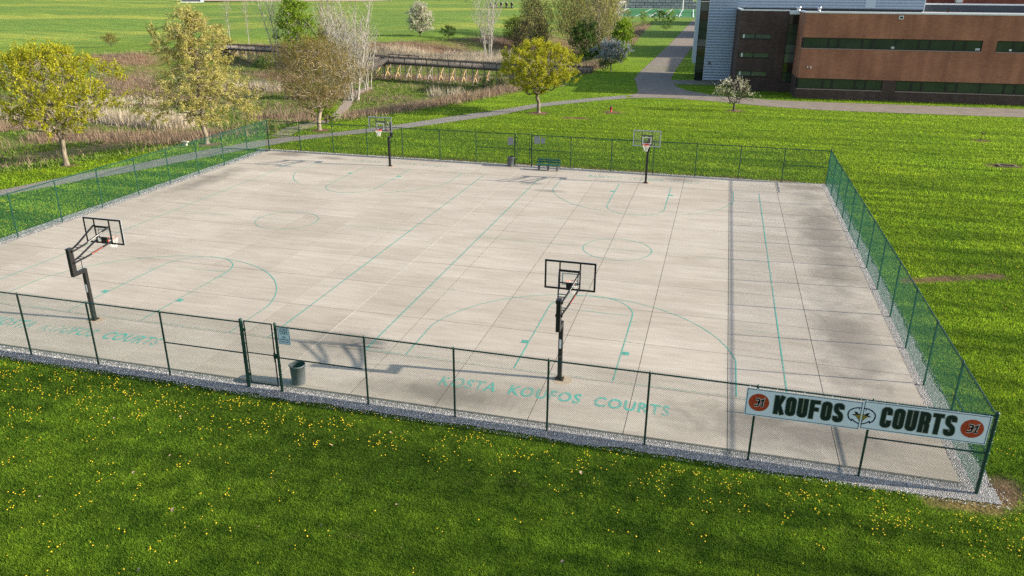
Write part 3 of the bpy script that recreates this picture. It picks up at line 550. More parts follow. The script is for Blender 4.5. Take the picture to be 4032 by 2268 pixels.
# banner: stroke letters
def rc(pts,r=.09,n=4,closed=False):
    p=[np.array(q,float) for q in pts]; out=[]; m=len(p)
    for i in range(m):
        if not closed and i in(0,m-1): out.append(p[i]); continue
        a,b,c=p[i-1],p[i],p[(i+1)%m]; d0=(a-b)/np.linalg.norm(a-b); d1=(c-b)/np.linalg.norm(c-b); rr=min(r,np.linalg.norm(a-b)*.49,np.linalg.norm(c-b)*.49)
        for k in range(n+1):
            t=k/n; out.append((1-t)**2*(b+d0*rr)+2*t*(1-t)*b+t*t*(b+d1*rr))
    return out
def letter(ch,w,h,t):
    a,b,c,d=t/2,w-t/2,t/2,h-t/2; m=h*.52
    return {'O':[(rc([(a,c),(b,c),(b,d),(a,d)],.12,4,True),True)],
     'U':[(rc([(a,h),(a,c),(b,c),(b,h)],.12),False)],
     'K':[([(a,0),(a,h)],False),([(a+.02,h*.34),(b+.02,h)],False),([(a+(b-a)*.35,h*.55),(b+.03,0)],False)],
     'F':[([(a,0),(a,h)],False),([(0,d),(w,d)],False),([(a,m),(w*.9,m)],False)],
     'S':[(rc([(b,h*.70),(b,d),(a,d),(a,h*.58),(b,h*.42),(b,c),(a,c),(a,h*.30)],.12),False)],
     'C':[(rc([(b,h*.64),(b,d),(a,d),(a,c),(b,c),(b,h*.36)],.12),False)],
     'R':[([(a,0),(a,h)],False),(rc([(a,d),(b,d),(b,m-.02),(a,m-.02)],.11),False),(rc([(w*.5,m),(b,m*.8),(b,0)],.05),False)],
     'T':[([(w/2,0),(w/2,h)],False),([(0,d),(w,d)],False)]}[ch]
def word(s_,x0,x1,zb,h,parent,t=.105):
    n=len(s_); gap=.055; w=(x1-x0-gap*(n-1))/n; go=G(); gi=G()
    for i,ch in enumerate(s_):
        for k,(P,cl) in enumerate(letter(ch,w,h,t)):
            P=np.array(P)
            if not cl:   # extend the grey edge past open ends
                e0=P[0]-P[1]; e0=e0/np.linalg.norm(e0)*.016; e1=P[-1]-P[-2]; e1=e1/np.linalg.norm(e1)*.016; Q=P.copy(); Q[0]+=e0; Q[-1]+=e1
            else: Q=P
            V,F=stroke2(Q,t+.032,cl); xz(go,V,F,x0+i*(w+gap),zb,-.0100-.0004*k-.0016*(i%2))
            V,F=stroke2(P,t,cl); xz(gi,V,F,x0+i*(w+gap),zb,-.0150-.0004*k-.0016*(i%2))
    go.build('letter_edging',M['olive'],parent); gi.build('lettering',M['dgreen'],parent)
def ball(cx,cz,r,parent):
    g=G(); n=36; P=[(cx+r*math.cos(2*math.pi*k/n),cz+r*math.sin(2*math.pi*k/n)) for k in range(n)]; g.poly([(x,-.0065,z) for x,z in P]); b=g.build('printed_ball',M['ballc'],parent)
    g=G()
    for P in([(cx-r*.97,cz+.06),(cx,cz-.02),(cx+r*.97,cz+.02)],[(cx-.07,cz+r*.95),(cx+.02,cz),(cx-.02,cz-r*.97)],arc(cx-r*1.05,cz+.05,r*.62,-62,62,12),arc(cx+r*1.05,cz-.03,r*.62,118,242,12)):
        V,F=stroke2(P,.010); xz(g,V,F,0,0,-.0078)
    g.build('seam',M['seam'],b)
    three=rc([(0,.205),(.115,.205),(.115,.115),(.045,.115)],.05)+rc([(.115,.115),(.115,.0),(0,.0)],.05); one=[(.16,.165),(.215,.205),(.215,-.012)]
    for w_,mm,yy in((.072,'pane_lt',-.009),(.046,'ink',-.0105)):
        g=G()
        for P in (three,one):
            P=np.array(P,float); P[:,0]+=P[:,1]*.14-.125; P[:,1]-=.10; V,F=stroke2(P,w_); xz(g,V,F,cx,cz,yy-(.0006 if P is one else 0))
        V,F=stroke2([(.05,-.10),(.155,-.10)],w_*.8); xz(g,V,F,cx,cz,yy-.0006); g.build('number',M[mm],b)
def banner(x0,x1,z0,z1,label,tilt=0):
    rt=empty('banner',(x0,-.062,z0),0,label,'banner','two halves of the white court banner'); W=x1-x0;Hh=z1-z0
    g=G(); n=24; xx=np.linspace(0,W,n); yy=.006*np.sin(xx*2.6)+.004*np.sin(xx*7)
    g.box(0,W,-.004,0,0,Hh)
    g.build('vinyl_sheet',M['bannerw'],rt)
    g=G(); V,F=stroke2([(.035,.035),(W-.035,.035),(W-.035,Hh-.035),(.035,Hh-.035)],.018,True); xz(g,V,F,0,0,-.0055); g.build('border',M['navy'],rt)
    for k in range(5): g=G(); g.tubes([(.08+k*(W-.16)/4,.0,Hh-.02)],[(.08+k*(W-.16)/4,.03,2.45-z0)],.006,.006,5); g.build('cable_tie',M['white'],rt)
    return rt
b1=banner(-6.46,-3.325,1.49,2.385,'left half of the white banner, red basketball 31 and KOUFOS'); b2=banner(-3.325,-.12,1.535,2.435,'right half of the white banner, COURTS and red basketball 31 at the corner')
ball(.375,.455,.285,b1); word('KOUFOS',.80,2.66,.16,.60,b1,.115)
word('COURTS',.50,2.38,.14,.64,b2,.115); ball(2.79,.45,.285,b2)
# bird head emblem, half on each panel
def emblem(parent,x,z,side):
    out=[(0,.245),(.12,.24),(.22,.20),(.31,.12),(.335,.04),(.325,-.05),(.29,-.13),(.22,-.19),(.205,-.145),(.12,-.215),(0,-.265)]
    P=[(side*a,b*1.0) for a,b in out]
    g=G(); V,F=stroke2(P,.036); xz(g,V,F,x,z,-.0070); g.build('emblem_outline',M['navy'],parent)
    g=G(); Q=[(0,.075),(side*.09,.03),(side*.16,.035),(side*.245,.0),(side*.13,-.03),(side*.07,-.10),(0,-.19)]; g.poly([(x+a,-.0070,z+b) for a,b in (Q if side<0 else Q[::-1])]); g.build('emblem_edge',M['navy'],parent)
    g=G(); Q=[(0,.055),(side*.08,.010),(side*.17,.008),(side*.11,-.04),(side*.05,-.10),(0,-.155)]; g.poly([(x+a,-.0090,z+b) for a,b in (Q if side<0 else Q[::-1])]); g.build('emblem_beak',M['gold'],parent)
    g=G(); Q=[(side*.05,.04),(side*.10,.10),(side*.19,.12),(side*.155,.06),(side*.14,.03)]; g.poly([(x+a,-.0080,z+b) for a,b in (Q if side<0 else Q[::-1])]); Q=[(side*.07,.235),(side*.10,.235),(side*.045,.15)]; g.poly([(x+a,-.0080,z+b) for a,b in (Q if side<0 else Q[::-1])]); g.build('emblem_eye',M['ink'],parent)
emblem(b1,3.115,.455,-1); emblem(b2,0.02,.41,1)
# ---------------- basketball hoops ----------------
def hoop(label,x,y,rz):
    rt=empty('basketball_hoop',(x,y,0),rz,label,'basketball hoop','four black pole basketball hoops')
    # local: +y towards the court
    def bx(y0,y1,z0,z1,w,mat='black',name='pole'):
        g=G(); g.box(-w/2,w/2,y0,y1,z0,z1); o=g.build(name,M[mat],rt); bv=o.modifiers.new('b','BEVEL'); bv.width=.008; bv.segments=2; return o
    bx(-.075,.075,.03,2.27,.15)
    g=G(); g.box(-.15,.15,-.14,.14,0.003,.03); 
    for a in(-.11,.11):
        for b in(-.10,.10): g.tubes([(a,b,.03)],[(a,b,.075)],.018,.018,6,0,True)
    g.build('base_plate',M['rust'],rt)
    bx(-.64,-.077,2.12,2.267,.148,name='offset_arm'); bx(-.645,-.425,2.12,3.28,.152,name='mast')
    g=G(); g.box(-.09,.09,-.66,-.41,3.282,3.30); g.build('mast_cap',M['black'],rt)
    g=G(); g.box(-.035,.035,-.080,-.0755,1.25,1.60); s=g.build('sticker',M['white'],rt)
    g=G(); V,F=stroke2(arc(0,.95,.028,200,340,6),.010); xz(g,V,F,0,0,-.0757); g.build('badge',M['alu'],rt)
    BY=1.40
    def arms(z0,z1,zc,name):
        for s in(-1,1):
            pts=[(s*.095,-.50,z0),(s*.095,-.30,z0+.02),(s*.17,.12,z0+(z1-z0)*.22),(s*.33,.98,z0+(z1-z0)*.78),(s*.37,BY-.12,z1-.005),(s*.37,BY-.03,z1)]
            p=[np.array(q) for q in rc(pts,.12,3)]
            g=G()
            for a,b in zip(p[:-1],p[1:]): g.obox(a,b+(b-a)*.02,.042,.062)
            g.box(min(s*.075,s*.125),max(s*.075,s*.125),-.53,-.45,z0-.04,z0+.04)
            ar=g.build('arm',M['black'],rt)
            if s>0 and rz==0 or s<0 and rz!=0:
                k=s
                a=np.array(pts[2]);b=np.array(pts[3]); u=(b-a)/np.linalg.norm(b-a); Vt,Ft=text('www.basketball.com' if name=='u' else 'Basketball',1,.01); Vt[:,0]*=(.74 if name=='u' else .52)/(Vt[:,0].max()-Vt[:,0].min()); Vt[:,1]*=.038/.72
                nrm=np.cross(u,(0,0,1)); nrm/=np.linalg.norm(nrm); up=np.cross(nrm,u); nrm*=(1 if nrm[0]*k>0 else -1)
                if k<0: Vt[:,0]*=-1
                mid=a*.45+b*.55; P=mid+Vt[:,:1]*u+(Vt[:,1:2]-.012)*up+nrm*.0225
                g=G(); g.add(P,Ft); g.build('lettering',M['white' if name=='u' else 'orange'],ar)
        a=np.array((.13,-.12,z0+.03)); g=G(); g.obox((-.12,-.10,z0+.05),(.12,-.10,z0+.05),.05,.02); g.obox((-.15,.06,z0+(z1-z0)*.17),(.15,.06,z0+(z1-z0)*.17),.03,.02); g.build('gusset',M['black'],rt)
    arms(3.16,3.70,0,'u'); arms(2.68,3.06,0,'l')
    g=G(); g.tubes([(0,-.06,2.26)],[(0,-.06,2.70)],.014,.014,6); g.build('brace_rod',M['black'],rt)
    # backboard
    bb=empty('backboard',(0,BY,0)); bb.parent=rt
    g=G(); g.box(-.90,.90,-.006,.006,2.95,3.97); g.build('glass_panel',M['bglass'],bb)
    g=G(); z0,z1,h=2.91,4.0,.032
    g.box(-.93,.93,-.035,-.008,z0,z0+2*h); g.box(-.93,.93,-.035,-.008,z1-2*h,z1)
    for s in(-1,1): g.box(s*.93-(2*h if s>0 else 0),s*.93+(2*h if s<0 else 0),-.035,-.008,z0+2*h,z1-2*h)
    for s in(-1,1): g.box(s*.37-.024,s*.37+.024,-.072,-.036,z0,z1)
    g.box(-.345,.345,-.068,-.036,3.60,3.68); g.box(-.345,.345,-.066,-.036,3.16,3.20); g.build('back_frame',M['black'],bb)
    g=G(); g.box(-.935,.935,.0075,.020,z0,z0+1.4*h); g.box(-.935,.935,.0075,.020,z1-1.4*h,z1)
    for s in(-1,1): g.box(s*.935-(1.4*h if s>0 else 0),s*.935+(1.4*h if s<0 else 0),.0075,.020,z0+1.4*h,z1-1.4*h)
    g.build('front_frame',M['alu'],bb)
    g=G(); V,F=stroke2([(-.28,3.10),(.28,3.10),(.28,3.52),(-.28,3.52)],.05,True); 
    P=np.c_[V[:,0],np.full(len(V),.0085),V[:,1]]; g.add(P,F); g.build('target_square',M['white'],bb)
    # goal
    g=G(); g.box(-.12,.12,-.11,-.036,2.93,3.16); g.build('mount',M['black'],rt,loc=(0,BY,0))
    g=G(); g.box(-.10,.10,.021,.05,2.96,3.10); g.box(-.06,.06,.05,.17,3.0,3.05); g.build('rim_bracket',M['redpad'],rt,loc=(0,BY,0))
    g=G(); cy=.15+.2286; A=arc(0,cy,.2286,0,360,33)[:-1]; P=np.array([(a,b,3.05) for a,b in A]); g.tubes(P,np.roll(P,-1,0),.010,.010,6); rim=g.build('rim',M['orange'],rt,loc=(0,BY,0),smooth=True)
    g=G(); m=12
    lv=[(.224,0),(.19,-.10),(.155,-.20),(.13,-.30),(.125,-.40)]
    for k in range(m):
        for q in(0,1):
            for i in range(4):
                a0=2*math.pi*(k+(i if q else -i)*.5)/m; a1=2*math.pi*(k+((i+1) if q else -(i+1))*.5)/m
                p0=(lv[i][0]*math.cos(a0),cy+lv[i][0]*math.sin(a0),3.04+lv[i][1]); p1=(lv[i+1][0]*math.cos(a1),cy+lv[i+1][0]*math.sin(a1),3.04+lv[i+1][1])
                g.tubes([p0],[p1],.0065,.0065,4)
    g.build('net',M['net'],rim)
    return rt
hoop('black pole basketball hoop nearest the camera, seen from behind above KOSTA KOUFOS COURTS lettering',-12.60,3.375,0)
hoop('black pole basketball hoop near the left edge, seen from behind at an angle',-32.43,3.30,0)
hoop('far basketball hoop nearest the left fence corner, facing the camera',-32.45,34.32,math.pi)
hoop('far basketball hoop right of the bench, facing the camera',-12.60,34.30,math.pi)
# ---------------- bins, bench, small items ----------------
def bin_(label,x,y,s=1):
    rt=empty('trash_can',(x,y,0),0,label,'trash can','grey trash cans by the gates')
    g=G(); g.lathe([(.0,.003),(.225,.003),(.235,.02),(.265,.68),(.283,.68),(.288,.735),(.270,.74),(.262,.72)],28); g.build('bin_body',M['grey'],rt,True)
    g=G(); g.lathe([(.261,.719),(.225,.10),(0,.10)],28); g.build('bin_lining',M['greyin'],rt,True)
    for a in(0,math.pi): g=G(); c,s_=math.cos(a)*.275,math.sin(a)*.275; g.box(c-.035,c+.035,-.07,.07,.66,.69); g.build('handle',M['grey'],rt)
bin_('grey trash can behind the fence beside the near gate',-21.42,.62); bin_('dark grey trash can beside the far gate',-23.38,36.95)
rt=empty('park_bench',(-20.24,36.35,0),R(0),'green slatted park bench with grey legs beside the far gate','bench')
for z,y in((.44,-.20),(.44,-.06),(.44,.08)): g=G(); g.box(-.93,.93,y-.06,y+.06,z-.02,z+.018); g.build('seat_slat',M['bgreen'],rt)
for z,y in((.60,.215),(.76,.245)): g=G(); g.box(-.93,.93,y-.018,y+.018,z-.065,z+.065); g.build('back_slat',M['bgreen'],rt)
for x in(-.72,0,.72):
    g=G(); g.box(x-.045,x+.045,-.24,-.15,.003,.418); g.box(x-.045,x+.045,.11,.20,.003,.418); g.box(x-.044,x+.044,-.15,.11,.33,.418); g.obox((x,.20,.42),(x,.285,.90),.088,.05); g.build('leg',M['bgrey'],rt)
rt=empty('fire_hydrant',(-19.85,68.0,-.08),0,'small red fire hydrant with black top in the far lawn','hydrant')
g=G(); g.lathe([(0,0),(.17,0),(.17,.04),(.11,.06),(.11,.45),(.15,.46),(.15,.50),(.11,.51)],16); g.build('barrel',M['hyd'],rt,True)
g=G(); g.lathe([(.115,.512),(.14,.56),(.12,.66),(.05,.73),(.05,.78),(0,.79)],16); g.build('bonnet',M['hydb'],rt,True)
for s in(-1,1): g=G(); g.tubes([(s*.1,0,.38)],[(s*.2,0,.38)],.05,.05,10,0,True); g.build('nozzle',M['hyd'],rt,True)
rt=empty('standpipe',(16.1,60.6,-.08),0,'thin rusty post with bent top in a bare patch of the right lawn','standpipe')
g=G(); g.tubes([(0,0,0)],[(.06,0,.75)],.035,.03,8,0,True); g.build('pipe',M['rust'],rt); g=G(); g.tubes([(.06,0,.72),(.06,0,.74)],[(.30,0,.60),(-.08,0,.80)],.05,.045,8,0,True); g.build('spout',M['rust'],rt)
rt=empty('drain_inlet',(14.9,48.7,-.08),0,'square concrete drain inlet sunk in the right lawn','drain')
g=G(); g.box(-.65,.65,-.5,-.38,0,.10); g.box(-.65,.65,.38,.5,0,.10); g.box(-.65,-.53,-.38,.38,0,.10); g.box(.53,.65,-.38,.38,0,.10); g.build('concrete_rim',M['dirt'],rt); g=G()
for k in range(7): g.box(-.53,.53,-.36+k*.115,-.31+k*.115,.04,.06)
g.build('grate',M['rust'],rt)
rt=empty('concrete_stub',(-53.07,37.2,H1(-53.07,37.2)),0,'small pale concrete marker beside the oak trunk by the path','marker'); g=G(); g.box(-.13,.13,-.13,.13,0,.34); g.build('block',M['jointl'],rt); g=G(); g.box(-.30,.30,-.16,.16,.342,.42); g.build('cap',M['jointl'],rt)
for a,b,rr in((-27.6,64.9,1.0),(-6.2,73.5,.75),(-19.85,68,.75),(-45.5,47.6,.8),(-51.5,38.2,.95)):
    g=G(); n=14; ph=rng.uniform(0,6,1)[0]; P=[(0,0,.06)]+[(rr*(1+.12*math.sin(3*t+ph))*math.cos(t),rr*(1+.12*math.sin(3*t+ph))*math.sin(t),.012) for t in np.arange(n)*2*math.pi/n]
    g.add(P,[(0,1+i,1+(i+1)%n) for i in range(n)]); tag(g.build('mulch_ring',M['mulchd'],loc=(a,b,H1(a,b))),kind='structure')
# ---------------- school building ----------------
bl=empty('school_building',(1.47,87.6,-.08),R(2.7),'large orange brick school building with ribbon windows and blue grey metal wing','building')
def part(name,mat,f,parent=bl,**k):
    g=G(); f(g); return g.build(name,M[mat],parent,**k)
XR=48.0; D=17.0
up=[(0.0,20.85),(22.4,43.2)]; lo=[(0.0,10.3),(11.9,38.0)]
def wallband(g,z0,z1,gaps,y0=0,y1=.35,x0=0,x1=XR):
    cur=x0
    for a,b in gaps:
        if a>cur+.01: g.box(cur,a,y0,y1,z0,z1)
        cur=b
    if cur<x1-.01: g.box(cur,x1,y0,y1,z0,z1)
part('lower_wall','brickd',lambda g:(g.box(0,XR,0,.35,0,1.27),wallband(g,1.27,2.56,lo),g.box(0,.3,.35,6.2,0,1.27),g.box(0,.3,1.4,6.2,1.27,2.56)))
part('upper_wall','brick',lambda g:(g.box(0,XR,0,.35,2.56,6.27),wallband(g,6.27,7.55,up),g.box(0,XR,0,.35,7.55,10.45),g.box(0,.3,.35,6.2,2.56,6.27),g.box(0,.3,.9,6.2,6.27,7.55),g.box(0,.3,.35,6.2,7.55,10.45)))
part('room_core','frame',lambda g:g.box(.9,XR-.2,.9,D,.2,10.2))
part('roof','roofm',lambda g:g.box(.3,XR,.36,D,10.22,10.32))
part('coping','coping',lambda g:(g.box(-.06,XR,-.06,.42,10.45,10.62),g.box(-.06,.36,.42,6.2,10.45,10.62)))
part('sill','sill',lambda g:[g.box(a+(.0 if a>0 else .0),b,-.05,.0,z-.11,z) for z,L_ in((6.27,up),(1.27,lo)) for a,b in L_])
MU={0:[.10,3.1,4.36,7.1,8.35,11.05,13.7,15.0,17.7,19.0,20.85],1:[22.4,24.3,25.6,28.3,29.6,32.3,35,36.3,39,40.3,43.2],2:[.10,3.15,4.31,7.05,8.34,10.3],3:[11.9,13.73,14.97,17.73,19.0,21.67,24.35,25.66,28.4,29.7,32.4,35.1,38.0]}
def window(x0,x1,z0,z1,y,glass='wg',parent=bl,fw=.07,narrow=False,yd=.16):
    if narrow: fw=.12
    g=G(); g.box(x0,x1,y+yd-.06,y+yd+.03,z0,z0+fw); g.box(x0,x1,y+yd-.06,y+yd+.03,z1-fw,z1); g.box(x0,x0+fw,y+yd-.06,y+yd+.03,z0+fw,z1-fw); g.box(x1-fw,x1,y+yd-.06,y+yd+.03,z0+fw,z1-fw)
    o=g.build('window',M['frame'],parent); g=G(); g.box(x0+fw,x1-fw,y+yd-.01,y+yd+.01,z0+fw,z1-fw); g.build('pane',M[glass],o); return o
for k,(z0,z1) in enumerate(((6.27,7.55),(6.27,7.55),(1.27,2.56),(1.27,2.56))):
    for a,b in zip(MU[k][:-1],MU[k][1:]): window(a,b,z0,z1,0,'wg' if rng.random()<.8 or k<2 else 'wg2',narrow=(b-a)<1.4)
part('corner_post','frame',lambda g:(g.box(.02,.10,.10,.40,6.27,7.55),g.box(.02,.10,.10,1.4,1.27,2.56),g.box(.02,.06,.4,.9,6.27,7.55)))
part('mullion_board','white',lambda g:(g.box(.55,.78,.20,.22,6.5,7.3),g.box(.2,.95,.20,.22,6.42,6.52)))
part('gutter_box','coping',lambda g:g.box(10.85,11.38,-.04,-.002,9.85,10.28)); part('louvre','frame',lambda g:g.box(10.95,11.28,-.06,-.041,9.95,10.18))
for nm,x,z in(('A219',10.84,6.50),('A217',20.45,6.50)):
    o=part('window_sign','white',lambda g:g.box(x-.25,x+.25,.128,.139,z-.115,z+.115)); V,F=text(nm,1,.01); V[:,0]*=.42/(V[:,0].max()-V[:,0].min()); V[:,1]*=.15/.72; g=G(); xz(g,V,F,x,z-.075,.126); g.build('lettering',M['signink'],o)
part('window_sign','white',lambda g:g.box(22.4+1.55,22.4+1.85,.128,.139,6.38,6.6))
part('window_clutter','wg2',lambda g:(g.box(8.9,9.4,.20,.24,6.34,6.43),g.box(9.5,9.85,.20,.24,6.34,6.42)))
cm=part('security_camera','white',lambda g:(g.box(.95,1.05,-.16,-.002,3.95,4.05),g.box(1.3,1.45,-.20,-.002,3.88,4.02)))
g=G(); g.lathe([(0,-.10),(.07,-.07),(.09,0),(0,.02)],10,(1.0,-.20,3.95)); g.lathe([(0,-.10),(.07,-.07),(.10,0),(0,.02)],10,(1.42,-.25,3.86)); g.build('dome',M['white'],cm,True)
# stair block in dark brick with three slot windows and a tall glass strip
sl=[(1.98,2.66),(4.45,5.12),(6.90,7.55)]
def stair(g):
    y0,y1=6.2,6.55; zc=0
    for a,b in sl: g.box(-7.5,-1.32,y0,y1,zc,a); g.box(-3.26,-1.32,y0,y1,a,b); g.box(-7.5,-7.30,y0,y1,a,b); zc=b
    g.box(-7.5,-1.32,y0,y1,zc,10.5); g.box(-7.5,-7.2,y1,17.2,0,10.5); g.box(-1.32,0,y0,y1,0,1.3)
part('stair_wall','brickd',stair); part('stair_core','frame',lambda g:g.box(-7.1,.25,6.9,17.0,.2,10.2))
part('stair_coping','coping',lambda g:(g.box(-7.56,-1.32,6.12,6.62,10.5,10.66),g.box(-7.56,-7.15,6.62,17.2,10.5,10.66)))
part('stair_fascia','coping',lambda g:g.box(-1.30,-.003,6.14,6.5,10.1,10.6)); part('roof','roofm',lambda g:g.box(-7.2,.3,6.6,17.2,10.22,10.3))
for a,b in sl:
    window(-7.3,-5.36,a,b,6.2,'wg2'); window(-5.36,-3.26,a,b,6.2,'wg2'); part('window_post','white',lambda g:g.box(-6.95,-6.75,6.30,6.33,a+.08,b-.08)); part('sill','frame',lambda g:g.box(-7.3,-3.26,6.15,6.198,a-.06,a-.001))
zz=[1.33,2.62,3.87,5.16,6.30,7.60,8.80,10.1]
for i,(a,b) in enumerate(zip(zz[:-1],zz[1:])): window(-1.30,-.003,a,b,6.2,('wg','wg3','wg2','wg2','wg','wg','wg3')[i],fw=.06,yd=.12)
# metal wing
def corr(g,x0,x1,y,z0,z1,p=.40,d=.11):
    z=z0; prof=[]
    while z<z1-.01:
        for dz,dy in((0,0),(.07,0),(.12,-d),(.33,-d*.75)): 
            if z+dz<z1: prof.append((z+dz,y+dy))
        z+=p
    prof.append((z1,y)); n=len(prof)
    V=[(x,yy,zz_) for zz_,yy in prof for x in(x0,x1)]; g.add(V,[(2*i,2*i+1,2*i+3,2*i+2) for i in range(n-1)])
MT=13.3
part('corrugated_wall','corr',lambda g:(corr(g,-11.46,-7.52,17.2,.10,MT),corr(g,-7.52,17.9,17.2,10.66,MT)))
part('metal_wing_core','slate',lambda g:(g.box(-12.7,-11.5,17.35,28,.1,MT-.1),g.box(-11.5,17.8,17.32,28,.1,MT-.1)))
part('wing_coping','coping',lambda g:(g.box(-11.48,18.0,17.05,28.1,MT,MT+.15),g.box(17.9,18.02,17.1,28,10.4,MT),g.box(-11.52,-11.46,17.08,17.3,.1,MT)))
part('wall_panel','fin',lambda g:(g.box(10.1,11.5,17.06,17.11,10.80,MT-.003)))
part('rain_box','grey',lambda g:g.box(-10.9,-10.55,17.0,17.12,2.45,2.9))
zz=[.15,1.26,2.55,3.76,5.05,6.17,7.52,8.81,10.09,11.41,MT-.05]
for i,(a,b) in enumerate(zip(zz[:-1],zz[1:])): window(-12.76,-11.50,a,b,17.2,('wg3','wg','wg','wg3','wg2','wg','wg','wg3','wg2','wg3')[i],fw=.05,yd=.10)
part('head_trim','white',lambda g:g.box(-12.76,-11.5,17.12,17.18,11.40,11.50))
part('fin_panel','fin',lambda g:g.box(-13.30,-12.78,17.25,28.2,2.62,MT+.1))
# roof furniture
for x,r in((.25,.34),(2.95,.28)):
    g=G(); g.lathe([(0,10.3),(r,10.3),(r,10.42),(r*.7,10.45),(r*.7,10.75),(r,10.8),(r,10.98),(r*.6,11.08),(0,11.1)],18,(x,10,0)); g.build('roof_vent',M['silver'],bl,True)
part('rear_wall','slate',lambda g:g.box(19.2,XR,24.6,25.0,10.2,11.22)); part('rear_coping','coping',lambda g:g.box(18.0,XR,24.5,25.1,11.22,11.42)); part('rear_roof','roofm',lambda g:g.box(17.9,XR,D,24.6,10.1,10.22)); part('upper_rear_wall','brickr',lambda g:g.box(18.0,XR,31,60,.5,12.9)); part('rear_box','white',lambda g:g.box(25.8,26.6,30,31,11.5,12.2)); part('roof_pipe','rust',lambda g:g.box(21.6,21.75,19,19.15,10.2,10.9))
# wings farther back that throw their shade across the road
for y0,y1 in((60.5,96),(129.5,170),(214,256)):
    part('rear_wing','brick',lambda g:g.box(-10.6+y0*.047,30,y0,y1,0,10.4)); part('rear_wing_coping','coping',lambda g:g.box(-10.7+y0*.047,30.1,y0-.1,y1+.1,10.402,10.6))
# ---------------- trees ----------------
def skeleton(rg,root,fork,targets,up=0.35,jit=.10):
    """greedy growth: each target joins the nearest existing node, nearest to the fork first"""
    nodes=[np.array(root,float),np.array(fork,float)]; par=[-1,0]
    T=np.array(targets); order=np.argsort(np.linalg.norm(T-nodes[1],axis=1)); arr=np.zeros((len(T)*3+8,3)); arr[0],arr[1]=nodes; n=2; dist0=np.zeros(len(arr)); dist0[1]=0
    for k in order:
        p=T[k]; A=arr[1:n]; v=p-A; L=np.linalg.norm(v,axis=1); back=np.clip(A[:,2]-p[2],0,None); out=np.linalg.norm(A-arr[1],axis=1); tgt=np.linalg.norm(p-arr[1])
        cost=L+1.5*back+.22*dist0[1:n]+1.2*np.clip(out-tgt,0,None); j=int(np.argmin(cost))+1
        m=(arr[j]*.5+p*.5)+rg.normal(0,jit,3)*min(1,L[j-1]); m[2]-=up*.12*L[j-1]*(1 if up>0 else 1)
        arr[n]=m; par.append(j); dist0[n]=dist0[j]+L[j-1]*.5; arr[n+1]=p; par.append(n); dist0[n+1]=dist0[j]+L[j-1]; n+=2
    P=arr[:n]; par=np.array(par); cnt=np.zeros(n); ch=np.zeros(n)
    for i in range(n-1,0,-1):
        if ch[i]==0: cnt[i]=1
        cnt[par[i]]+=cnt[i]; ch[par[i]]+=1
    return P,par,cnt,ch
def env_pts(rg,n,zb,zt,rfun,shell=.6,lumps=5,lump=.22):
    out=[]; ph=rg.uniform(0,6.28,lumps); fr=rg.integers(2,6,lumps); vz=rg.uniform(1,3,lumps)
    while len(out)<n:
        f=rg.random(); a=rg.uniform(0,6.283); rm=rfun(f)*(1+lump*sum(math.sin(fr[i]*a+vz[i]*f*6+ph[i]) for i in range(lumps))/2)
        if rg.random()>min(1,rfun(f)/max(.01,RM)+.12): continue
        q=rg.random()**(1-shell*.65); r=rm*q; out.append((r*math.cos(a),r*math.sin(a),zb+(zt-zb)*f))
    return out
RM=1
def leaves(g,rg,P,D,n,size,spread,asp=1.6,droop=0):
    idx=rg.integers(0,len(P),n); c=P[idx]+D[idx]*rg.uniform(-.45,.75,(n,1))*spread*2.3+rg.normal(0,spread*.30,(n,3)); cl=rg.normal(0,.10,len(P))
    u=rg.normal(0,1,(n,3))+D[idx]*1.2; u[:,2]-=droop; u/=np.linalg.norm(u,axis=1,keepdims=True); v=np.cross(u,rg.normal(0,1,(n,3))); v/=np.linalg.norm(v,axis=1,keepdims=True)
    s=size*rg.uniform(.55,1.35,(n,1)); u=u*s*asp*.5; v=v*s*.5
    V=np.stack([c-u,c+v*.9,c+u,c-v*.9],1); F=np.arange(4)[None]+4*np.arange(n)[:,None]
    g.add(V.reshape(-1,3),F,0,np.repeat(np.clip(rg.normal(.5,.13,n)+cl[idx],0,1),4))
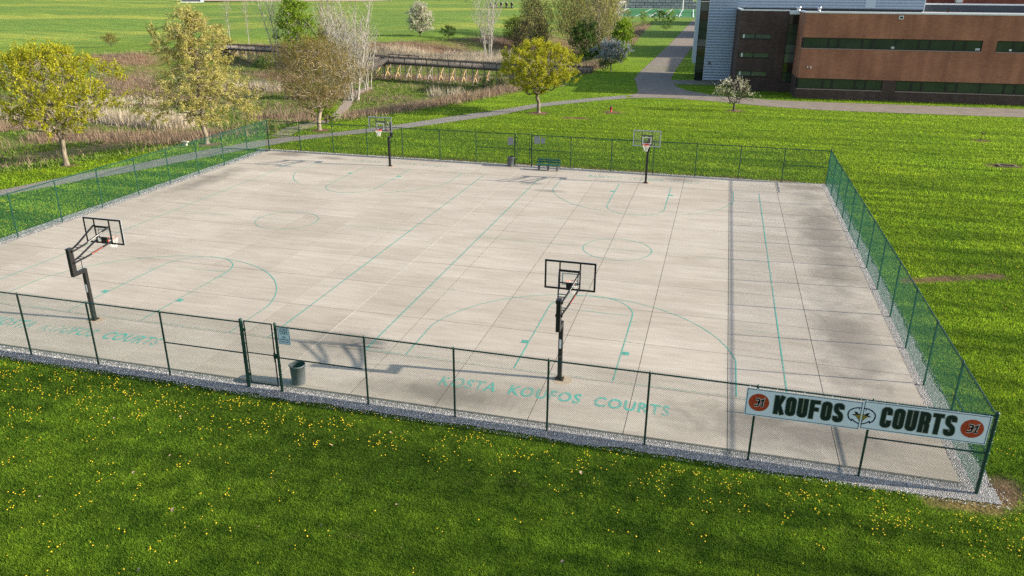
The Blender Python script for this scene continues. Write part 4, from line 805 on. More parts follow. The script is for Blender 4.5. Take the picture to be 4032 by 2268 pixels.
def tree(name,label,x,y,H,kind,leafm,barkm,seed,nb=260,nl=6000,ls=.15,trunk=1.6,rad=4,r0=.17,group=None,zb=None,cat='tree',sp=.30,rtip=.011,stems=1,lean=(0,0),shape=None):
    global RM
    rg=np.random.default_rng(seed); z=H1(x,y); rt=empty(name,(x,y,z-.05),0,label,cat,group)
    zb=trunk if zb is None else zb
    shp={'vase':lambda f:rad*((.28+.72*math.sin(min(1,f/.5)*math.pi/2)) if f<.5 else max(.05,(1-((f-.5)/.52)**2)**.62)),
         'cone':lambda f:rad*(.75+.25*math.sin(f*9))*(1 if f<.25 else max(.10,(1-((f-.25)/.77)**2.5))),
         'round':lambda f:rad*max(.15,math.sqrt(max(0,1-(2*f-1)**2))),
         'column':lambda f:rad*(.55+.45*math.sin(f*math.pi)),
         'wisp':lambda f:rad*(.25+.75*f)*(1 if f<.7 else 1-.6*(f-.7)/.3)}[shape or kind]
    RM=rad; gt=G(); gc=G(); LP=[];LD=[]
    for s in range(stems):
        a=rg.uniform(0,6.28); off=np.array([math.cos(a),math.sin(a),0])*(0 if stems==1 else (rg.uniform(.1,.22)*rad*.8 if stems>2 else .035)); 
        ln=np.array([off[0]*3.4+lean[0]*H,off[1]*3.4+lean[1]*H,0])*(1 if stems>1 else 1)
        if kind in('vase','round'):
            T=env_pts(rg,nb//stems,zb,H,shp,.75,6,.15); fork=(off[0],off[1],trunk)
            P,par,cnt,ch=skeleton(rg,off,fork,T,-.6 if kind=='vase' else 0)
        else:
            # central leader with side branches
            hh=H*(1 if s==0 else rg.uniform(.7,1)); m=14; lead=[off+ln*(k/m)**1.2+np.array([rg.normal(0,.05),rg.normal(0,.05),hh*k/m])*1 for k in range(m+1)]
            T=env_pts(rg,nb//stems,zb,hh*.985,lambda f:shp(f)*(1 if stems==1 else .55),.5,5,.16); T=[np.array(t_)+off+ln*(t_[2]/H)**1.2 for t_ in T]
            arr=list(lead); par=[-1]+list(range(m)); A=np.zeros((len(T)*2+m+2,3)); A[:m+1]=lead; n=m+1; T.sort(key=lambda t_:math.hypot(t_[0]-off[0]-ln[0]*(t_[2]/H)**1.2,t_[1]-off[1]-ln[1]*(t_[2]/H)**1.2))
            rise=.10 if kind=='cone' else 1.5; par=list(par); dst=np.zeros(len(A))
            for t_ in T:
                v=t_-A[:n]; hd=np.hypot(v[:,0],v[:,1]); want=rise*hd; cost=hd+1.4*np.abs(v[:,2]-want)+.15*dst[:n]+3*(A[:n,2]<zb*.8)
                j=int(np.argmin(cost)); mm=A[j]*.45+t_*.55+rg.normal(0,.06,3); A[n]=mm; par.append(j); dst[n]=dst[j]+.5*hd[j]; A[n+1]=t_; par.append(n); dst[n+1]=dst[j]+hd[j]; n+=2
            P=A[:n]; par=np.array(par); cnt=np.zeros(n); ch=np.zeros(n)
            for i in range(n-1,0,-1):
                if ch[i]==0: cnt[i]=1
                if i<=m: cnt[i]=max(cnt[i],1)
                cnt[par[i]]+=cnt[i]; ch[par[i]]+=1
        r=rtip+(r0-rtip)*(cnt/cnt.max())**.52*(1 if stems==1 else .8)
        i=np.arange(1,len(P)); big=r[i]>rtip*2.6
        rp=np.minimum(r[par[i]],r[i]*1.35)
        gt.tubes(P[par[i]][big],P[i][big],rp[big],r[i][big],7); gc.tubes(P[par[i]][~big],P[i][~big],rp[~big],r[i][~big]*.8,3,1)
        # root flare
        gt.tubes([P[0]+(0,0,-.1)],[P[0]+(0,0,.35)],r[1]*1.55,r[1]*1.02,9)
        e=(ch==0); e[0]=False; LP.append(P[e]); D=P[e]-P[par[e]]; D/=np.linalg.norm(D,axis=1,keepdims=True)+1e-9; LD.append(D)
    LP=np.concatenate(LP);LD=np.concatenate(LD)
    # fine twigs fanning from each tip
    k=3; P0=np.repeat(LP,k,0); D=np.repeat(LD,k,0)+rg.normal(0,.42,(len(P0),3)); 
    if kind in('vase','round','wisp'): D[:,2]+=.5
    D/=np.linalg.norm(D,axis=1,keepdims=True); P1=P0+D*rg.uniform(.35,1.0,(len(P0),1))*sp*2.4; P0b=P0-D*sp*.4
    gc.tubes(P0b,P1,rtip*.9,rtip*.45,3,1)
    if nl: leaves(gc,rg,np.concatenate([P1,P0*.5+P1*.5]),np.concatenate([D,D]),nl,ls,sp)
    gt.build('trunk',M[barkm],rt,True)
    gc.build('crown',[M[leafm],M[barkm]],rt,col=True)
    return rt
tree('ornamental_tree','yellow green spreading tree with a pale forked trunk, at the left edge of the picture',-56.8,27.7,8.7,'vase','lf_gold','bk_grey',11,nb=650,nl=23000,ls=.10,trunk=1.35,rad=4.6,r0=.19,sp=.27,zb=2.7)
tree('oak_tree','tall pale yellow cone shaped tree with level branches behind the left fence',-51.7,38.2,11.3,'cone','lf_oak','bk_grey',12,nb=900,nl=31000,ls=.10,trunk=2.2,rad=4.9,r0=.21,sp=.28,zb=2.5)
tree('ornamental_tree','bronze brown vase shaped tree near the far left fence corner',-45.6,47.6,8.3,'vase','lf_brown','bk_tan',13,nb=1500,nl=30000,ls=.065,trunk=1.1,rad=4.4,r0=.20,sp=.34,zb=2.1)
tree('ornamental_tree','golden yellow round tree beside the path before the boardwalk end',-27.6,64.9,7.4,'vase','lf_gold','bk_grey',14,nb=600,nl=30000,ls=.10,trunk=1.3,rad=4.3,r0=.20,sp=.28,zb=2.1)
tree('crab_apple_tree','small leaning crab apple with white blossom in front of the brick school',-6.3,73.5,3.5,'round','lf_crab','bk_dark',15,nb=130,nl=950,ls=.10,trunk=.6,rad=2.2,r0=.12,sp=.26,zb=.9)
tree('flowering_tree','round white blossoming tree alone on the far lawn by a dark bush',-89.9,189.0,8.2,'round','lf_white','bk_dark',16,nb=360,nl=6500,ls=.24,trunk=.9,rad=3.2,r0=.16,sp=.42,zb=.9,rtip=.02)
tree('flowering_tree','small grey blossomed tree in the building shade near the road',-26.4,114.5,4.5,'round','lf_grey','bk_dark',17,nb=200,nl=3600,ls=.17,trunk=1.3,rad=2.5,r0=.10,sp=.30,zb=1.3)
tree('column_tree','narrow bright green tree at the edge of the wood by the road',-26.9,132,7.4,'column','lf_green','bk_dark',18,nb=220,nl=4800,ls=.22,trunk=.5,rad=1.75,r0=.14,sp=.35,zb=.3,shape='column')
# birch clump and its neighbours behind the court
bz=[('bk_white','tall bare white birch clump with many stems in the middle of the marsh',-62.2,88.9,15.5,6.6,15,420,.115,21),('bk_white','bare white birch clump behind the tallest clump, its stems leaning left',-68.0,99.5,15.0,5.2,11,300,.105,22),('bk_white','bare white birch clump rising right of the tallest clump, by the platform',-65.5,101.5,13.0,4.2,6,200,.10,23),
    ('bk_white','pair of bare white birches before the left boardwalk stretch',-99.2,130.3,19,5.2,3,200,.13,24),('bk_white','slim bare white birch beyond the bronze tree, right of the green tree',-88.5,133,17,3.8,2,190,.11,25),('bk_white','thin bare birch at the left end of the boardwalk',-121.5,146.5,13.5,2.4,1,80,.08,26),('bk_white','thinner bare birch just right of the one at the left boardwalk end',-117.3,147.8,12.5,2.0,1,60,.07,27),('bk_white','bare birch cluster behind the fresh green tree',-104.5,146,17,3.6,4,200,.10,28),
    ('bk_tan','bare brown tipped birch between the green tree and the white clumps',-96.5,142,15.5,3.4,3,230,.10,29),('bk_white','bare many stemmed aspen standing behind the boardwalk',-61.0,159,18.5,6.2,5,300,.15,30)]
for bk,lb,x,y,h_,rd,st,nb,r0,sd in bz:
    tree('birch_tree',lb,x,y,h_,'wisp','lf_oak' if sd in(21,22,23,29) else 'lf_olive',bk,sd,nb=nb,nl=(900 if sd in(21,22) else 350 if sd not in(30,24) else 150),ls=.12,trunk=1.0,rad=rd,r0=r0,sp=.55,zb=h_*.2,rtip=.0095,stems=st,lean=(-.12,0) if sd==24 else (0,0),group='bare birches in the marsh')
tree('leafy_tree','fresh green leafy tree among the bare birches above the bronze tree',-95.5,132,13.6,'column','lf_green','bk_white',31,nb=300,nl=7500,ls=.26,trunk=1,rad=3.2,r0=.16,sp=.6,zb=.8,rtip=.02,shape='round')
tree('leafy_tree','lower olive green tree right of the fresh green tree, behind the bronze tree',-89.5,137,8.5,'round','lf_olive','bk_dark',32,nb=200,nl=3800,ls=.24,trunk=1,rad=3.6,r0=.12,sp=.6,zb=.8,rtip=.02)
# woodland at the right end of the marsh
wd=[('tall pale olive tree at the back of the wood, top cut off',-52.5,215,15.5,5.0,'lf_olive','bk_dark',1800,41),('yellow green tree at the wood left of the football field corner',-43.5,207,16,4.8,'lf_gold','bk_dark',2200,42),('grey twiggy tree at the left side of the wood',-62.5,206,10.5,4.3,'lf_olive','bk_dark',900,43),
    ('slender dark stemmed tree in the wood behind the golden tree',-56.5,188,10.5,3.6,'lf_olive','bk_dark',900,44),('dark stemmed twiggy tree just behind the golden tree crown',-53.0,176,9.5,3.4,'lf_olive','bk_dark',700,45),('leaning dark trunk with few leaves at the left end of the wood',-56.0,163,7.5,2.4,'lf_olive','bk_dark',350,46),
    ('tall twiggy tree with a pale upper trunk at the right side of the wood',-34.0,148.5,12.5,3.4,'lf_olive','bk_tan',1300,47),('olive tree filling the middle of the wood',-47.0,190,12,4.6,'lf_olive','bk_dark',2400,48),('olive brown tree before the football field corner',-38.5,178,9.5,3.8,'lf_olive','bk_tan',1700,49),('low yellow green sapling left of the wood beside the aspen',-63.5,192,6.0,2.6,'lf_green','bk_dark',900,50),
    ('second yellow green tree right of centre in the wood',-40.0,196,13,3.6,'lf_gold','bk_dark',1700,51),('bare grey tree with pale upper stems beside the football field corner',-37.5,205,14,3.2,'lf_oak','bk_white',250,52)]
for lb,x,y,h_,rd,lf,bk,nl,sd in wd:
    tree('woodland_tree',lb,x,y,h_*1.22,'wisp',lf,bk,sd,nb=420,nl=int(nl*1.9),ls=.22,trunk=1.2,rad=rd*1.25,r0=.13,sp=.65,zb=h_*.2,rtip=.026,stems=2 if sd in(43,45,49) else 1,lean=(.30,0) if sd==46 else (0,0),shape='wisp' if sd in(46,52) else 'round',group='trees of the small wood')
tree('evergreen_shrub','dark green bushy tree in the front of the wood beside the golden tree',-36.4,147.5,7.3,'round','lf_dark','bk_dark',53,nb=240,nl=5000,ls=.24,trunk=.4,rad=3.3,r0=.1,sp=.5,zb=.3)
for lb,x,y,h_,rd,lf,nl,sd in (('round dark green bush on the far lawn beside the white tree',-81.5,188.5,2.9,1.7,'lf_dark',1800,61),('dark bush in the marsh left of the bronze tree',-96.4,119.9,2.5,1.9,'lf_dark',1300,62),('lone brown bush casting a shadow at the left marsh rim',-149.9,140.4,2.6,1.6,'lf_brown',700,63),('dark green shrub beside the far end of the road',-33.5,300,5.2,2.6,'lf_dark',1300,64),('yellow green sapling before the football fence',-40.5,306,5.0,1.5,'lf_green',500,65),
      ('bare brown twiggy tree before the football fence',-46.8,300,7.0,2.8,'lf_brown',500,66),('small yellow green sapling right of the dark shrub by the road end',-29.5,302,5.0,1.6,'lf_green',600,67),('small dark bush at the road verge in the shade',-28.1,262,2.0,1.7,'lf_dark',500,68),('tiny dark conifer at the top of the far lawn, left one',-234.7,676,12,4.2,'lf_dark',900,69),('tiny dark conifer at the top of the far lawn, right one',-203.9,760,11,4.6,'lf_dark',900,70),
      ('low green shrub under the bronze tree trunk',-46.9,51.5,1.7,.9,'lf_green',700,71),('leafy shrub at the foot of the small grey blossomed tree',-27.6,114.6,1.6,1.1,'lf_dark',500,72),('tiny bare tree on the far lawn left of the dark conifers',-248,640,11,3.5,'lf_brown',300,73),('small green bush below the boardwalk piers',-44,101,1.6,2.0,'lf_dark',700,74)):
    tree('bush' if h_<4 else 'small_tree',lb,x,y,h_,'round',lf,'bk_dark',sd,nb=90,nl=nl,ls=.16 if h_<4 else .24,trunk=.15*h_*.5,rad=rd,r0=.06,sp=.3,zb=.12*h_,rtip=.015 if y<400 else .05,cat='bush' if h_<4 else 'tree')
# ---------------- marsh vegetation (stuff) ----------------
def blades(g,P,h,w,lean,tintf=None,n=None,rg=rng):
    n=len(P); h=np.broadcast_to(h,(n,))*rg.uniform(.6,1.25,n); w=np.broadcast_to(w,(n,))*rg.uniform(.7,1.3,n); a=rg.uniform(0,6.283,n)
    d=np.stack([np.cos(a),np.sin(a),0*a],1)*w[:,None]*.5; l=rg.normal(0,1,(n,3))*lean; l[:,2]=1; l/=np.linalg.norm(l,axis=1,keepdims=True)
    V=np.stack([P-d,P+d,P+l*h[:,None]],1).reshape(-1,3); g.add(V,np.arange(3*n).reshape(-1,3),0,np.repeat(rg.beta(2.2,2.2,n) if tintf is None else tintf,3))
def scatter(n,bx,wfun):
    out=[]; tot=0
    while tot<n:
        X=rng.uniform(bx[0],bx[1],60000);Y=rng.uniform(bx[2],bx[3],60000); w_=wfun(X,Y)/np.maximum(1,(np.hypot(X+8,Y+20)/90)**1.2); k=rng.random(60000)<w_
        P=np.c_[X[k],Y[k],hgt(X[k],Y[k])]; P=P[vis(P,.12)]; out.append(P); tot+=len(P)
    return np.concatenate(out)[:n]
BX=(-165,-26,-8,345)
PTH=[(-48,46.8),(-48,53),(-51.2,63.5),(-56.8,72.5),(-61,84.5),(-64.8,92.5),(-66.3,104)]
def offpath(X,Y): 
    d=np.full(X.shape,9.)
    for (a,b),(c,e) in zip(PTH[:-1],PTH[1:]):
        t=np.clip(((X-a)*(c-a)+(Y-b)*(e-b))/((c-a)**2+(e-b)**2),0,1); d=np.minimum(d,np.hypot(X-a-t*(c-a),Y-b-t*(e-b)))
    return d>1.1
ind=lambda X,Y:(sdist(X,Y)>.3)&offpath(X,Y)
g=G(); P=scatter(20000,BX,lambda X,Y:(capsule(X,Y,REED)**2*(.35+.65*(snoise(X,Y,5,31)>-.1)))*ind(X,Y)); blades(g,P,1.55,.075,.22); q=P[rng.random(len(P))<.3]; blades(g,q+(0,0,.05),1.0,.07,1.3)
tag(g.build('cattail_reeds',M['reed'],col=True),'pale dry cattail reeds standing in bands across the marsh','reeds',kind='stuff')
g=G(); P=scatter(34000,BX,lambda X,Y:(capsule(X,Y,RED)*(.55+.45*snoise(X,Y,4,33)))*ind(X,Y)); blades(g,P,1.0,.055,.30)
tag(g.build('red_brush',M['redb'],col=True),'reddish brown dry brush along the marsh edges','brush',kind='stuff')
g=G(); P=scatter(60000,BX,lambda X,Y:np.clip(.45+.8*snoise(X,Y,9,35),0.05,1)*(1-capsule(X,Y,REED))*(1-.85*capsule(X,Y,RED))*ind(X,Y)); blades(g,P,.32,.15,.7)
tag(g.build('marsh_undergrowth',M['under'],col=True),'low green and brown undergrowth covering the marsh floor','undergrowth',kind='stuff')
g=G(); P=scatter(14000,BX,lambda X,Y:np.clip(.2+.9*snoise(X,Y,12,37),0,1)*(1-capsule(X,Y,RED))*ind(X,Y)); blades(g,P,.75,.06,.45)
tag(g.build('brown_weeds',M['redb'],col=True),'scattered dry brown weeds between the green patches of the marsh','weeds',kind='stuff')
# ---------------- boardwalk ----------------
bw=empty('boardwalk',(0,0,0),0,'long dark timber boardwalk on braced posts crossing the marsh','boardwalk')
def lerp(a,b,n): return [np.array(a)+(np.array(b)-np.array(a))*k/n for k in range(n+1)]
ZD=-.05
def walk(A,B,za=ZD,zb=ZD,w=1.9,legs=True,rails=(1,-1)):
    A=np.array([*A,za],float);B=np.array([*B,zb],float); L=np.linalg.norm(B-A); u=(B-A)/L; nrm=np.array([-u[1],u[0],0])/math.hypot(u[0],u[1])
    g=G(); g.obox(A,B,w,.08); g.obox(A+nrm*w*.46-(0,0,.2),B+nrm*w*.46-(0,0,.12),.08,.18); g.obox(A-nrm*w*.46-(0,0,.2),B-nrm*w*.46-(0,0,.12),.08,.18); g.build('deck',M['wgrey'],bw)
    nb=max(1,int(round(L/2.45)))
    for s in rails:
        o=nrm*s*w*.49
        g=G(); g.obox(A+o+(0,0,.95),B+o+(0,0,.95),.20,.05); g.obox(A+o+(0,0,.84),B+o+(0,0,.84),.05,.10); g.obox(A+o+(0,0,.16),B+o+(0,0,.16),.05,.10)
        for k in range(nb+1): p=A+(B-A)*k/nb+o; g.obox(p-(0,0,.2),p+(0,0,.97),.11,.11,up=(1,0,0))
        g.build('railing',M['wgrey'],bw)
        n=int(L/.17); g=G(); P0=A+(B-A)*((np.arange(n)+.5)/n)[:,None]+o*1.0; keep=rng.random(n)<.97; g.tubes(P0[keep]+(0,0,.12),P0[keep]+(0,0,.88),.045,.045,4); g.build('pickets',M['wpale'],bw)
    if legs:
        for k in range(nb+1):
            p=A+(B-A)*k/nb
            if p[2]-H1(p[0],p[1])<.7: continue
            ft=[]; 
            for s in(-1,1):
                q=p+nrm*s*w*.42; zg=H1(q[0],q[1]); g=G(); g.obox((q[0],q[1],zg-.1),(q[0],q[1],p[2]-.2),.13,.13,up=(1,0,0)); g.build('support_post',M['wpale'],bw); ft.append((q,zg))
            (qa,za_),(qb,zb_)=ft; u2=u*.08
            for sgn,(a,za2,b,zb2) in((1,(qa,za_,qb,zb_)),(-1,(qb,zb_,qa,za_))):
                g=G(); g.obox(np.array([a[0],a[1],za2+.35])+u2*sgn,np.array([b[0],b[1],p[2]-.25])+u2*sgn,.05,.16); g.build('cross_brace',M['wnew'] if rng.random()<.8 else M['wpale'],bw)
walk((-69.2,118.2),(-43,110.9)); walk((-43,110.9),(-29.2,111.0)); walk((-119,138.0),(-99.2,133.0)); walk((-99.2,133.0),(-69.2,118.2))
walk((-69.0,117.2),(-72.3,112.2),ZD-.02,-1.5,1.9,False)
walk((-71.5,122.5),(-64.5,120.3),ZD,ZD,2.6,False,(1,))
# ---------------- sports field and far edge of the grounds ----------------
zf=.0
def quad(name,P,mat,z,n=14): 
    g=G(); P=np.array(P,float); a=np.linspace(0,1,n); U,W_=np.meshgrid(a,a); Q=(P[0]*(1-U)[...,None]*(1-W_)[...,None]+P[1]*U[...,None]*(1-W_)[...,None]+P[2]*U[...,None]*W_[...,None]+P[3]*(1-U)[...,None]*W_[...,None])
    g.add(np.concatenate([Q,np.full(Q.shape[:2]+(1,),z)],-1),np.stack([np.arange(n*n).reshape(n,n)[:-1,:-1],np.arange(n*n).reshape(n,n)[:-1,1:],np.arange(n*n).reshape(n,n)[1:,1:],np.arange(n*n).reshape(n,n)[1:,:-1]],-1).reshape(-1,4)); return tag(g.build(name,M[mat]),kind='structure')
quad('sports_turf',[(-66.5,394),(60,394),(60,562),(-76.5,562)],'turf',.02)
g=G(); lz=.05
def ln(a,b,w): flat(g,[a,b],w,lz)
ln((-66.5,394),(60,394),1.6); ln((-77,562),(60,562),3.0); ln((-66.5,393),(-77,563),2.2)
for k in range(12): ln((-53.2+7.15*k,395),(-60.2+7.15*k*1.0,561),.55)
for k in range(8):
    for yy in(420,535): 
        x=-46.5+14.3*k-(yy-395)*.042; g.box(x-1.6,x-.4,yy-3,yy+3,lz,lz+.01); g.box(x+.4,x+1.6,yy-3,yy+3,lz,lz+.01)
tag(g.build('field_lines',M['line']),kind='structure')
g=G(); ln((-66.5,470),(-69,505),.5); ln((-42,402),(-46,540),.5); tag(g.build('field_lines_yellow',M['yellow']),kind='structure')
tag(part('retaining_wall','block',lambda g:(g.box(-84,-33,578,582,-.6,7.4),g.box(-33,70,578,582,-.6,5.0),g.box(-110,-84,578,582,-.6,4.6)),None),'light grey block retaining wall behind the green football field','wall')
rt=empty('soccer_goal',(-74.5,500,0),0,'white framed soccer goal at the left end of the football field','goal')
g=G(); r=.16
for a,b in (((0,-14,0),(0,-14,5.2)),((1.5,14,0),(1.5,14,5.2)),((0,-14,5.2),(1.5,14,5.2)),((-4,-14,0),(0,-14,5.2)),((-3,14,0),(1.5,14,5.2)),((-4,-14,0),(-3,14,0))): g.tubes([a],[b],r,r,6)
g.build('goal_frame',M['white'],rt); g=G()
for k in range(18): 
    f=k/17; g.tubes([(-4+f*1,-14+28*f,0)],[(0+1.5*f,-14+28*f,5.2)],.045,.045,3)
for k in range(6): f=k/5; g.tubes([(-4+4*f,-14,5.2*f)],[(-3+4.5*f,14,5.2*f)],.045,.045,3)
g.build('goal_net',M['net'],rt)
rt=empty('goal_post',(-76.5,480,0),0,'yellow football goal post on a curved support','goal post'); g=G(); g.pipe([(0,0,0),(0,0,7),(1.0,6,9.0),(3.2,16,9.6)],.22,8); g.build('support',M['yellow'],rt); g=G(); g.pipe([(3.0,10,9.6),(3.6,26,9.6)],.22,8); g.pipe([(3.0,10,9.6),(3.0,10,20)],.18,8); g.pipe([(3.6,26,9.6),(3.6,26,20)],.18,8); g.build('uprights',M['yellow'],rt)
rt=empty('black_fence',(-62,390,0),0,'low black chain link fence before the football field','fence'); g=G(); g.obox((0,0,2.25),(100,1,2.25),.12,.12); g.build('top_rail',M['black'],rt)
for k in range(16): g=G(); g.tubes([(k*6.1,k*.06,0)],[(k*6.1,k*.06,2.3)],.10,.10,6); g.build('post',M['black'],rt)
rt=empty('black_fence',(-86,574,0),0,'long black fence standing before the block retaining wall','fence'); g=G(); g.obox((0,0,4.2),(120,0,4.2),.16,.16); g.build('top_rail',M['black'],rt)
for k in range(20): g=G(); g.tubes([(k*6.3,0,0)],[(k*6.3,0,4.25)],.14,.14,6); g.build('post',M['black'],rt)
rt=empty('white_pole',(-39.5,571,0),0,'white pole standing against the block retaining wall','pole'); g=G(); g.tubes([(0,0,0)],[(0,0,7.6)],.3,.25,8,0,True); g.build('pole',M['white'],rt)
# dugout, infield, outfield fence at the top edge
quad('infield',[(-482,622),(-330,735),(-500,900),(-640,760)],'infield',.05,10)
rt=empty('dugout',(-479,606,-1.0),R(38),'dark green dugout shed on a white slab at the top left edge','shed'); g=G(); g.box(0,20,0,7,0,.5); g.build('slab',M['white'],rt); g=G(); g.box(2,17,1.5,6.5,.502,4.5); g.build('shed_body',M['slate'],rt); g=G(); g.box(1.4,18.5,.7,7,4.502,4.9); g.build('shed_roof',M['coping'],rt); g=G(); g.box(17,20,1,6,.502,4.4); g.build('side_wall',M['fin'],rt)
rt=empty('outfield_fence',(-412,690,0),0,'ball field outfield fence with a yellow top cap','fence'); g=G()
OF=[(-40,-22,4.6),(0,0,4.3),(40,32,4.3),(75,55,4.3),(110,120,4.3),(150,230,4.3)]
for a,b in zip(OF[:-1],OF[1:]): g.obox(a,b,.45,.45)
g.build('yellow_cap',M['yellow'],rt); g=G()
for a,b in zip(OF[:-1],OF[1:]):
    for f in(0,.5): p=np.array(a)*(1-f)+np.array(b)*f; g.tubes([(p[0],p[1],0)],[tuple(p)],.12,.12,5)
g.build('post',M['galv'],rt)
g=G(); flat(g,[(-251,749),(-225,800),(-190,850),(-120,905)],5,.05); tag(g.build('far_road',M['jointl']),kind='structure')
rt=empty('picnic_row',(-166,518,H1(-162,519)),R(14),'row of five dark bins on a rail on the far lawn behind the aspen','bin row'); g=G(); g.box(-1,15.5,-.4,.4,0,.5); g.build('rail',M['black'],rt)
for k in range(5): g=G(); g.lathe([(0,.5),(.7,.5),(.6,1.6),(1.0,3.4),(.9,3.8),(0,3.8)],10,(k*3.6,0,0)); g.build('bin',M['black'],rt)
# ---------------- lawn: blades, dandelions, dead leaves ----------------
def inpoly(X,Y,P):
    ins=np.zeros(X.shape,bool); n=len(P)
    for i in range(n):
        x0,y0=P[i];x1,y1=P[(i+1)%n]
        if y0!=y1: ins^=((y0>Y)!=(y1>Y))&(X<x0+(Y-y0)*(x1-x0)/(y1-y0))
    return ins
PATHP=NEAR+FAR[::-1]; PLAZA=[(-20.3,80.4),(-19.6,80.2),(-9,80.9),(-2.2,78.1),(3.6,76.9),(12.3,77.1),(45,79),(45,86.5),(13.6,84.8),(-1.9,84.5),(-9.1,87.3),(-12.4,91.1),(-14.4,95.5),(-15.6,103.6),(-15.9,117),(-21.5,117),(-21.2,103.6),(-19.9,94.8),(-18.6,86)]
def lawnok(X,Y):
    ok=~((X>-45.95)&(X<.56)&(Y>-.44-.14*rng.random(X.shape)**3*2)&(Y<38.0)); ok&=~inpoly(X,Y,PATHP); ok&=~inpoly(X,Y,PLAZA); ok&=~((Y>87.6+.047*(X-1.4))&(X>1.3))&~((Y>93.6)&(X>-6.2)); ok&=sdist(X,Y)<.8
    nn=.5+.5*snoise(X,Y,2.3,11)
    dm=np.clip(1-np.abs(Y-38.15)/.9,0,1)*(X>-46)*(X<1)*np.clip(nn*2.2-.35,0,1)*np.where(X<-35,.3,1)
    dm=np.maximum(dm,capsule(X,Y,[(1.6,17.9,6.2,19.9,.42)])*np.clip(nn*.9+.5,0,1)*np.where(X<.7,0,1)); dm=np.maximum(dm,capsule(X,Y,[(.6,-.1,.9,.6,.55),(-1.3,-.72,.3,-.7,.28),(14,48.6,15.4,48.9,.7),(-24,62.4,-22,62.8,.6),(16,60.6,16.4,60.6,.6),(-19.9,68,-19.4,68,.9),(-27.8,64.9,-27.5,64.9,1.0),(-6.3,73.5,-6,73.4,.8),(-45.6,47.6,-45.4,47.6,.9),(-51.6,38.2,-51,38.4,1.0),(-56.7,27.7,-56.5,27.7,.7)]))
    return ok&(rng.random(X.shape)>dm*1.15)
NB=1000000; NI=2600000
u_,v_=rng.uniform(-600,600,NI),rng.uniform(-222,330,NI); D=CF+CR*(u_/FPX)[:,None]-CU*(v_/FPX)[:,None]
tt=(-.08-CAM[2])/D[:,2]; ok=(D[:,2]<-.02); P=CAM+D*tt[:,None]; P=P[ok]; dd=np.linalg.norm(P-CAM,axis=1); P=P[(dd<150)]; k=lawnok(P[:,0],P[:,1]); P=P[k]; rng.shuffle(P); P=P[:NB]; P[:,2]=hgt(P[:,0],P[:,1])
dd=np.linalg.norm(P-CAM,axis=1); h=.075*np.clip(dd/30,.85,2.0); h*=np.clip(1+.5*snoise(P[:,0],P[:,1],1.1,41),.55,1.6); wd_=.013*np.clip(dd/17,.9,6)
ti=rng.beta(2,2,len(P))*.85; dryb=rng.random(len(P))<.007; ti[dryb]=1.0
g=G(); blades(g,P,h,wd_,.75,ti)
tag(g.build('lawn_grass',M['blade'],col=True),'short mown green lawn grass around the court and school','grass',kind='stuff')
def denan(X,Y):
    c=lambda s_,sd,t_:np.clip((snoise(X,Y,s_,sd)-t_)*5,0,1)
    b=np.exp(-((Y+1.5)/1.2)**2)*1.5*(Y<-.4)*(.15+c(1.7,51,-.05))
    return b+np.clip((-16-X)/12,0,1)*.55*c(1.9,52,.0)+.16*c(1.4,53,.18)+np.exp(-((X-2.2)/1.5)**2)*.5*(Y<9)*c(1.5,54,0)+.06*(Y>10)*(.2+c(4,55,0))+.02
NI=150000; u_,v_=rng.uniform(-590,590,NI),rng.uniform(-120,325,NI); D=CF+CR*(u_/FPX)[:,None]-CU*(v_/FPX)[:,None]; tt=(-.08-CAM[2])/D[:,2]; Q=CAM+D*tt[:,None]; Q=Q[(D[:,2]<-.02)]
dd=np.linalg.norm(Q-CAM,axis=1); w_=denan(Q[:,0],Q[:,1])*np.clip((dd/28)**2,.25,3)*.085; Q=Q[(rng.random(len(Q))<w_)&lawnok(Q[:,0],Q[:,1])&(dd<85)]; Q[:,2]=hgt(Q[:,0],Q[:,1])
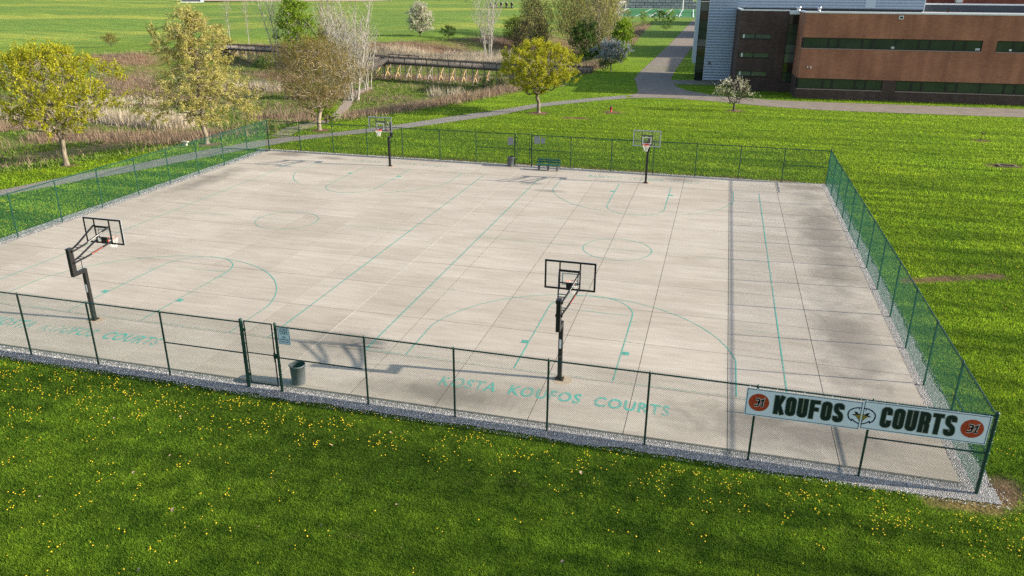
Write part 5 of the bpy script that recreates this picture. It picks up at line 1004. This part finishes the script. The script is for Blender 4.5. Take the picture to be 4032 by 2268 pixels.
# flowers come in twos and threes
Q=np.concatenate([Q,Q[rng.random(len(Q))<.5]+rng.normal(0,.09,(1,3))*(1,1,0)]); Q=Q[:2600]; J=rng.normal(0,.05,(len(Q),2)); Q[:,:2]+=J
dd=np.linalg.norm(Q-CAM,axis=1); Q=Q[np.argsort(dd)]
def flower(g,x=0,y=0,z=0,s=1,n=7):
    s=s*.70
    g.lathe([(0,.066*s),(.020*s,.070*s),(.026*s,.078*s),(.020*s,.088*s),(0,.092*s)],n,(x,y,z))
inview=vis(Q,.0); near=Q[inview][:300]; rest=np.concatenate([Q[inview][300:],Q[~inview]])
proto=None
for p in near:
    if proto is None:
        g=G(); flower(g); g.tubes([(0,0,-.02)],[(0,0,.07)],.004,.003,4,1); proto=g.build('dandelion',[M['dand'],M['stem']]); o=proto
    else: o=proto.copy(); COL.objects.link(o)
    o.location=tuple(p); s_=float(rng.uniform(.6,1.3)); o.scale=(s_,s_,s_); o.rotation_euler=(float(rng.normal(0,.2)),float(rng.normal(0,.2)),0); tag(o,'yellow dandelion flower open in the foreground lawn grass','dandelion','dandelions in the foreground lawn')
g=G()
for p in rest: flower(g,p[0],p[1],p[2],float(rng.uniform(.8,1.2))*(1 if np.linalg.norm(p-CAM)<40 else 1.25),6)
tag(g.build('distant_dandelions',M['dand']),'many small dandelions dotting the lawn farther off along the gravel edge','dandelions',kind='stuff')
lf=None; n=0
while n<16:
    u,v=rng.uniform(-500,500),rng.uniform(100,285); D=CF+CR*(u/FPX)-CU*(v/FPX); p=CAM+D*((-.08-CAM[2])/D[2])
    if not bool(lawnok(np.array([p[0]]),np.array([p[1]]))[0]) or p[1]>-1.2: continue
    if lf is None:
        g=G(); g.add([(0,-.06,0),(.045,-.02,.025),(.05,.03,.01),(0,.07,.02),(-.05,.03,.015),(-.045,-.02,.02),(0,0,.0)],[(0,1,6),(1,2,6),(2,3,6),(3,4,6),(4,5,6),(5,0,6)]); lf=g.build('dry_leaf',M['dry']); o=lf
    else: o=lf.copy(); COL.objects.link(o)
    o.location=(p[0],p[1],-.02); s_=float(rng.uniform(.5,.95)); o.scale=(s_,s_,s_); o.rotation_euler=(float(rng.normal(0,.4)),float(rng.normal(0,.4)),float(rng.uniform(0,6))); tag(o,'pale dry fallen leaf lying on the foreground grass','leaf','dead leaves on the foreground lawn'); n+=1
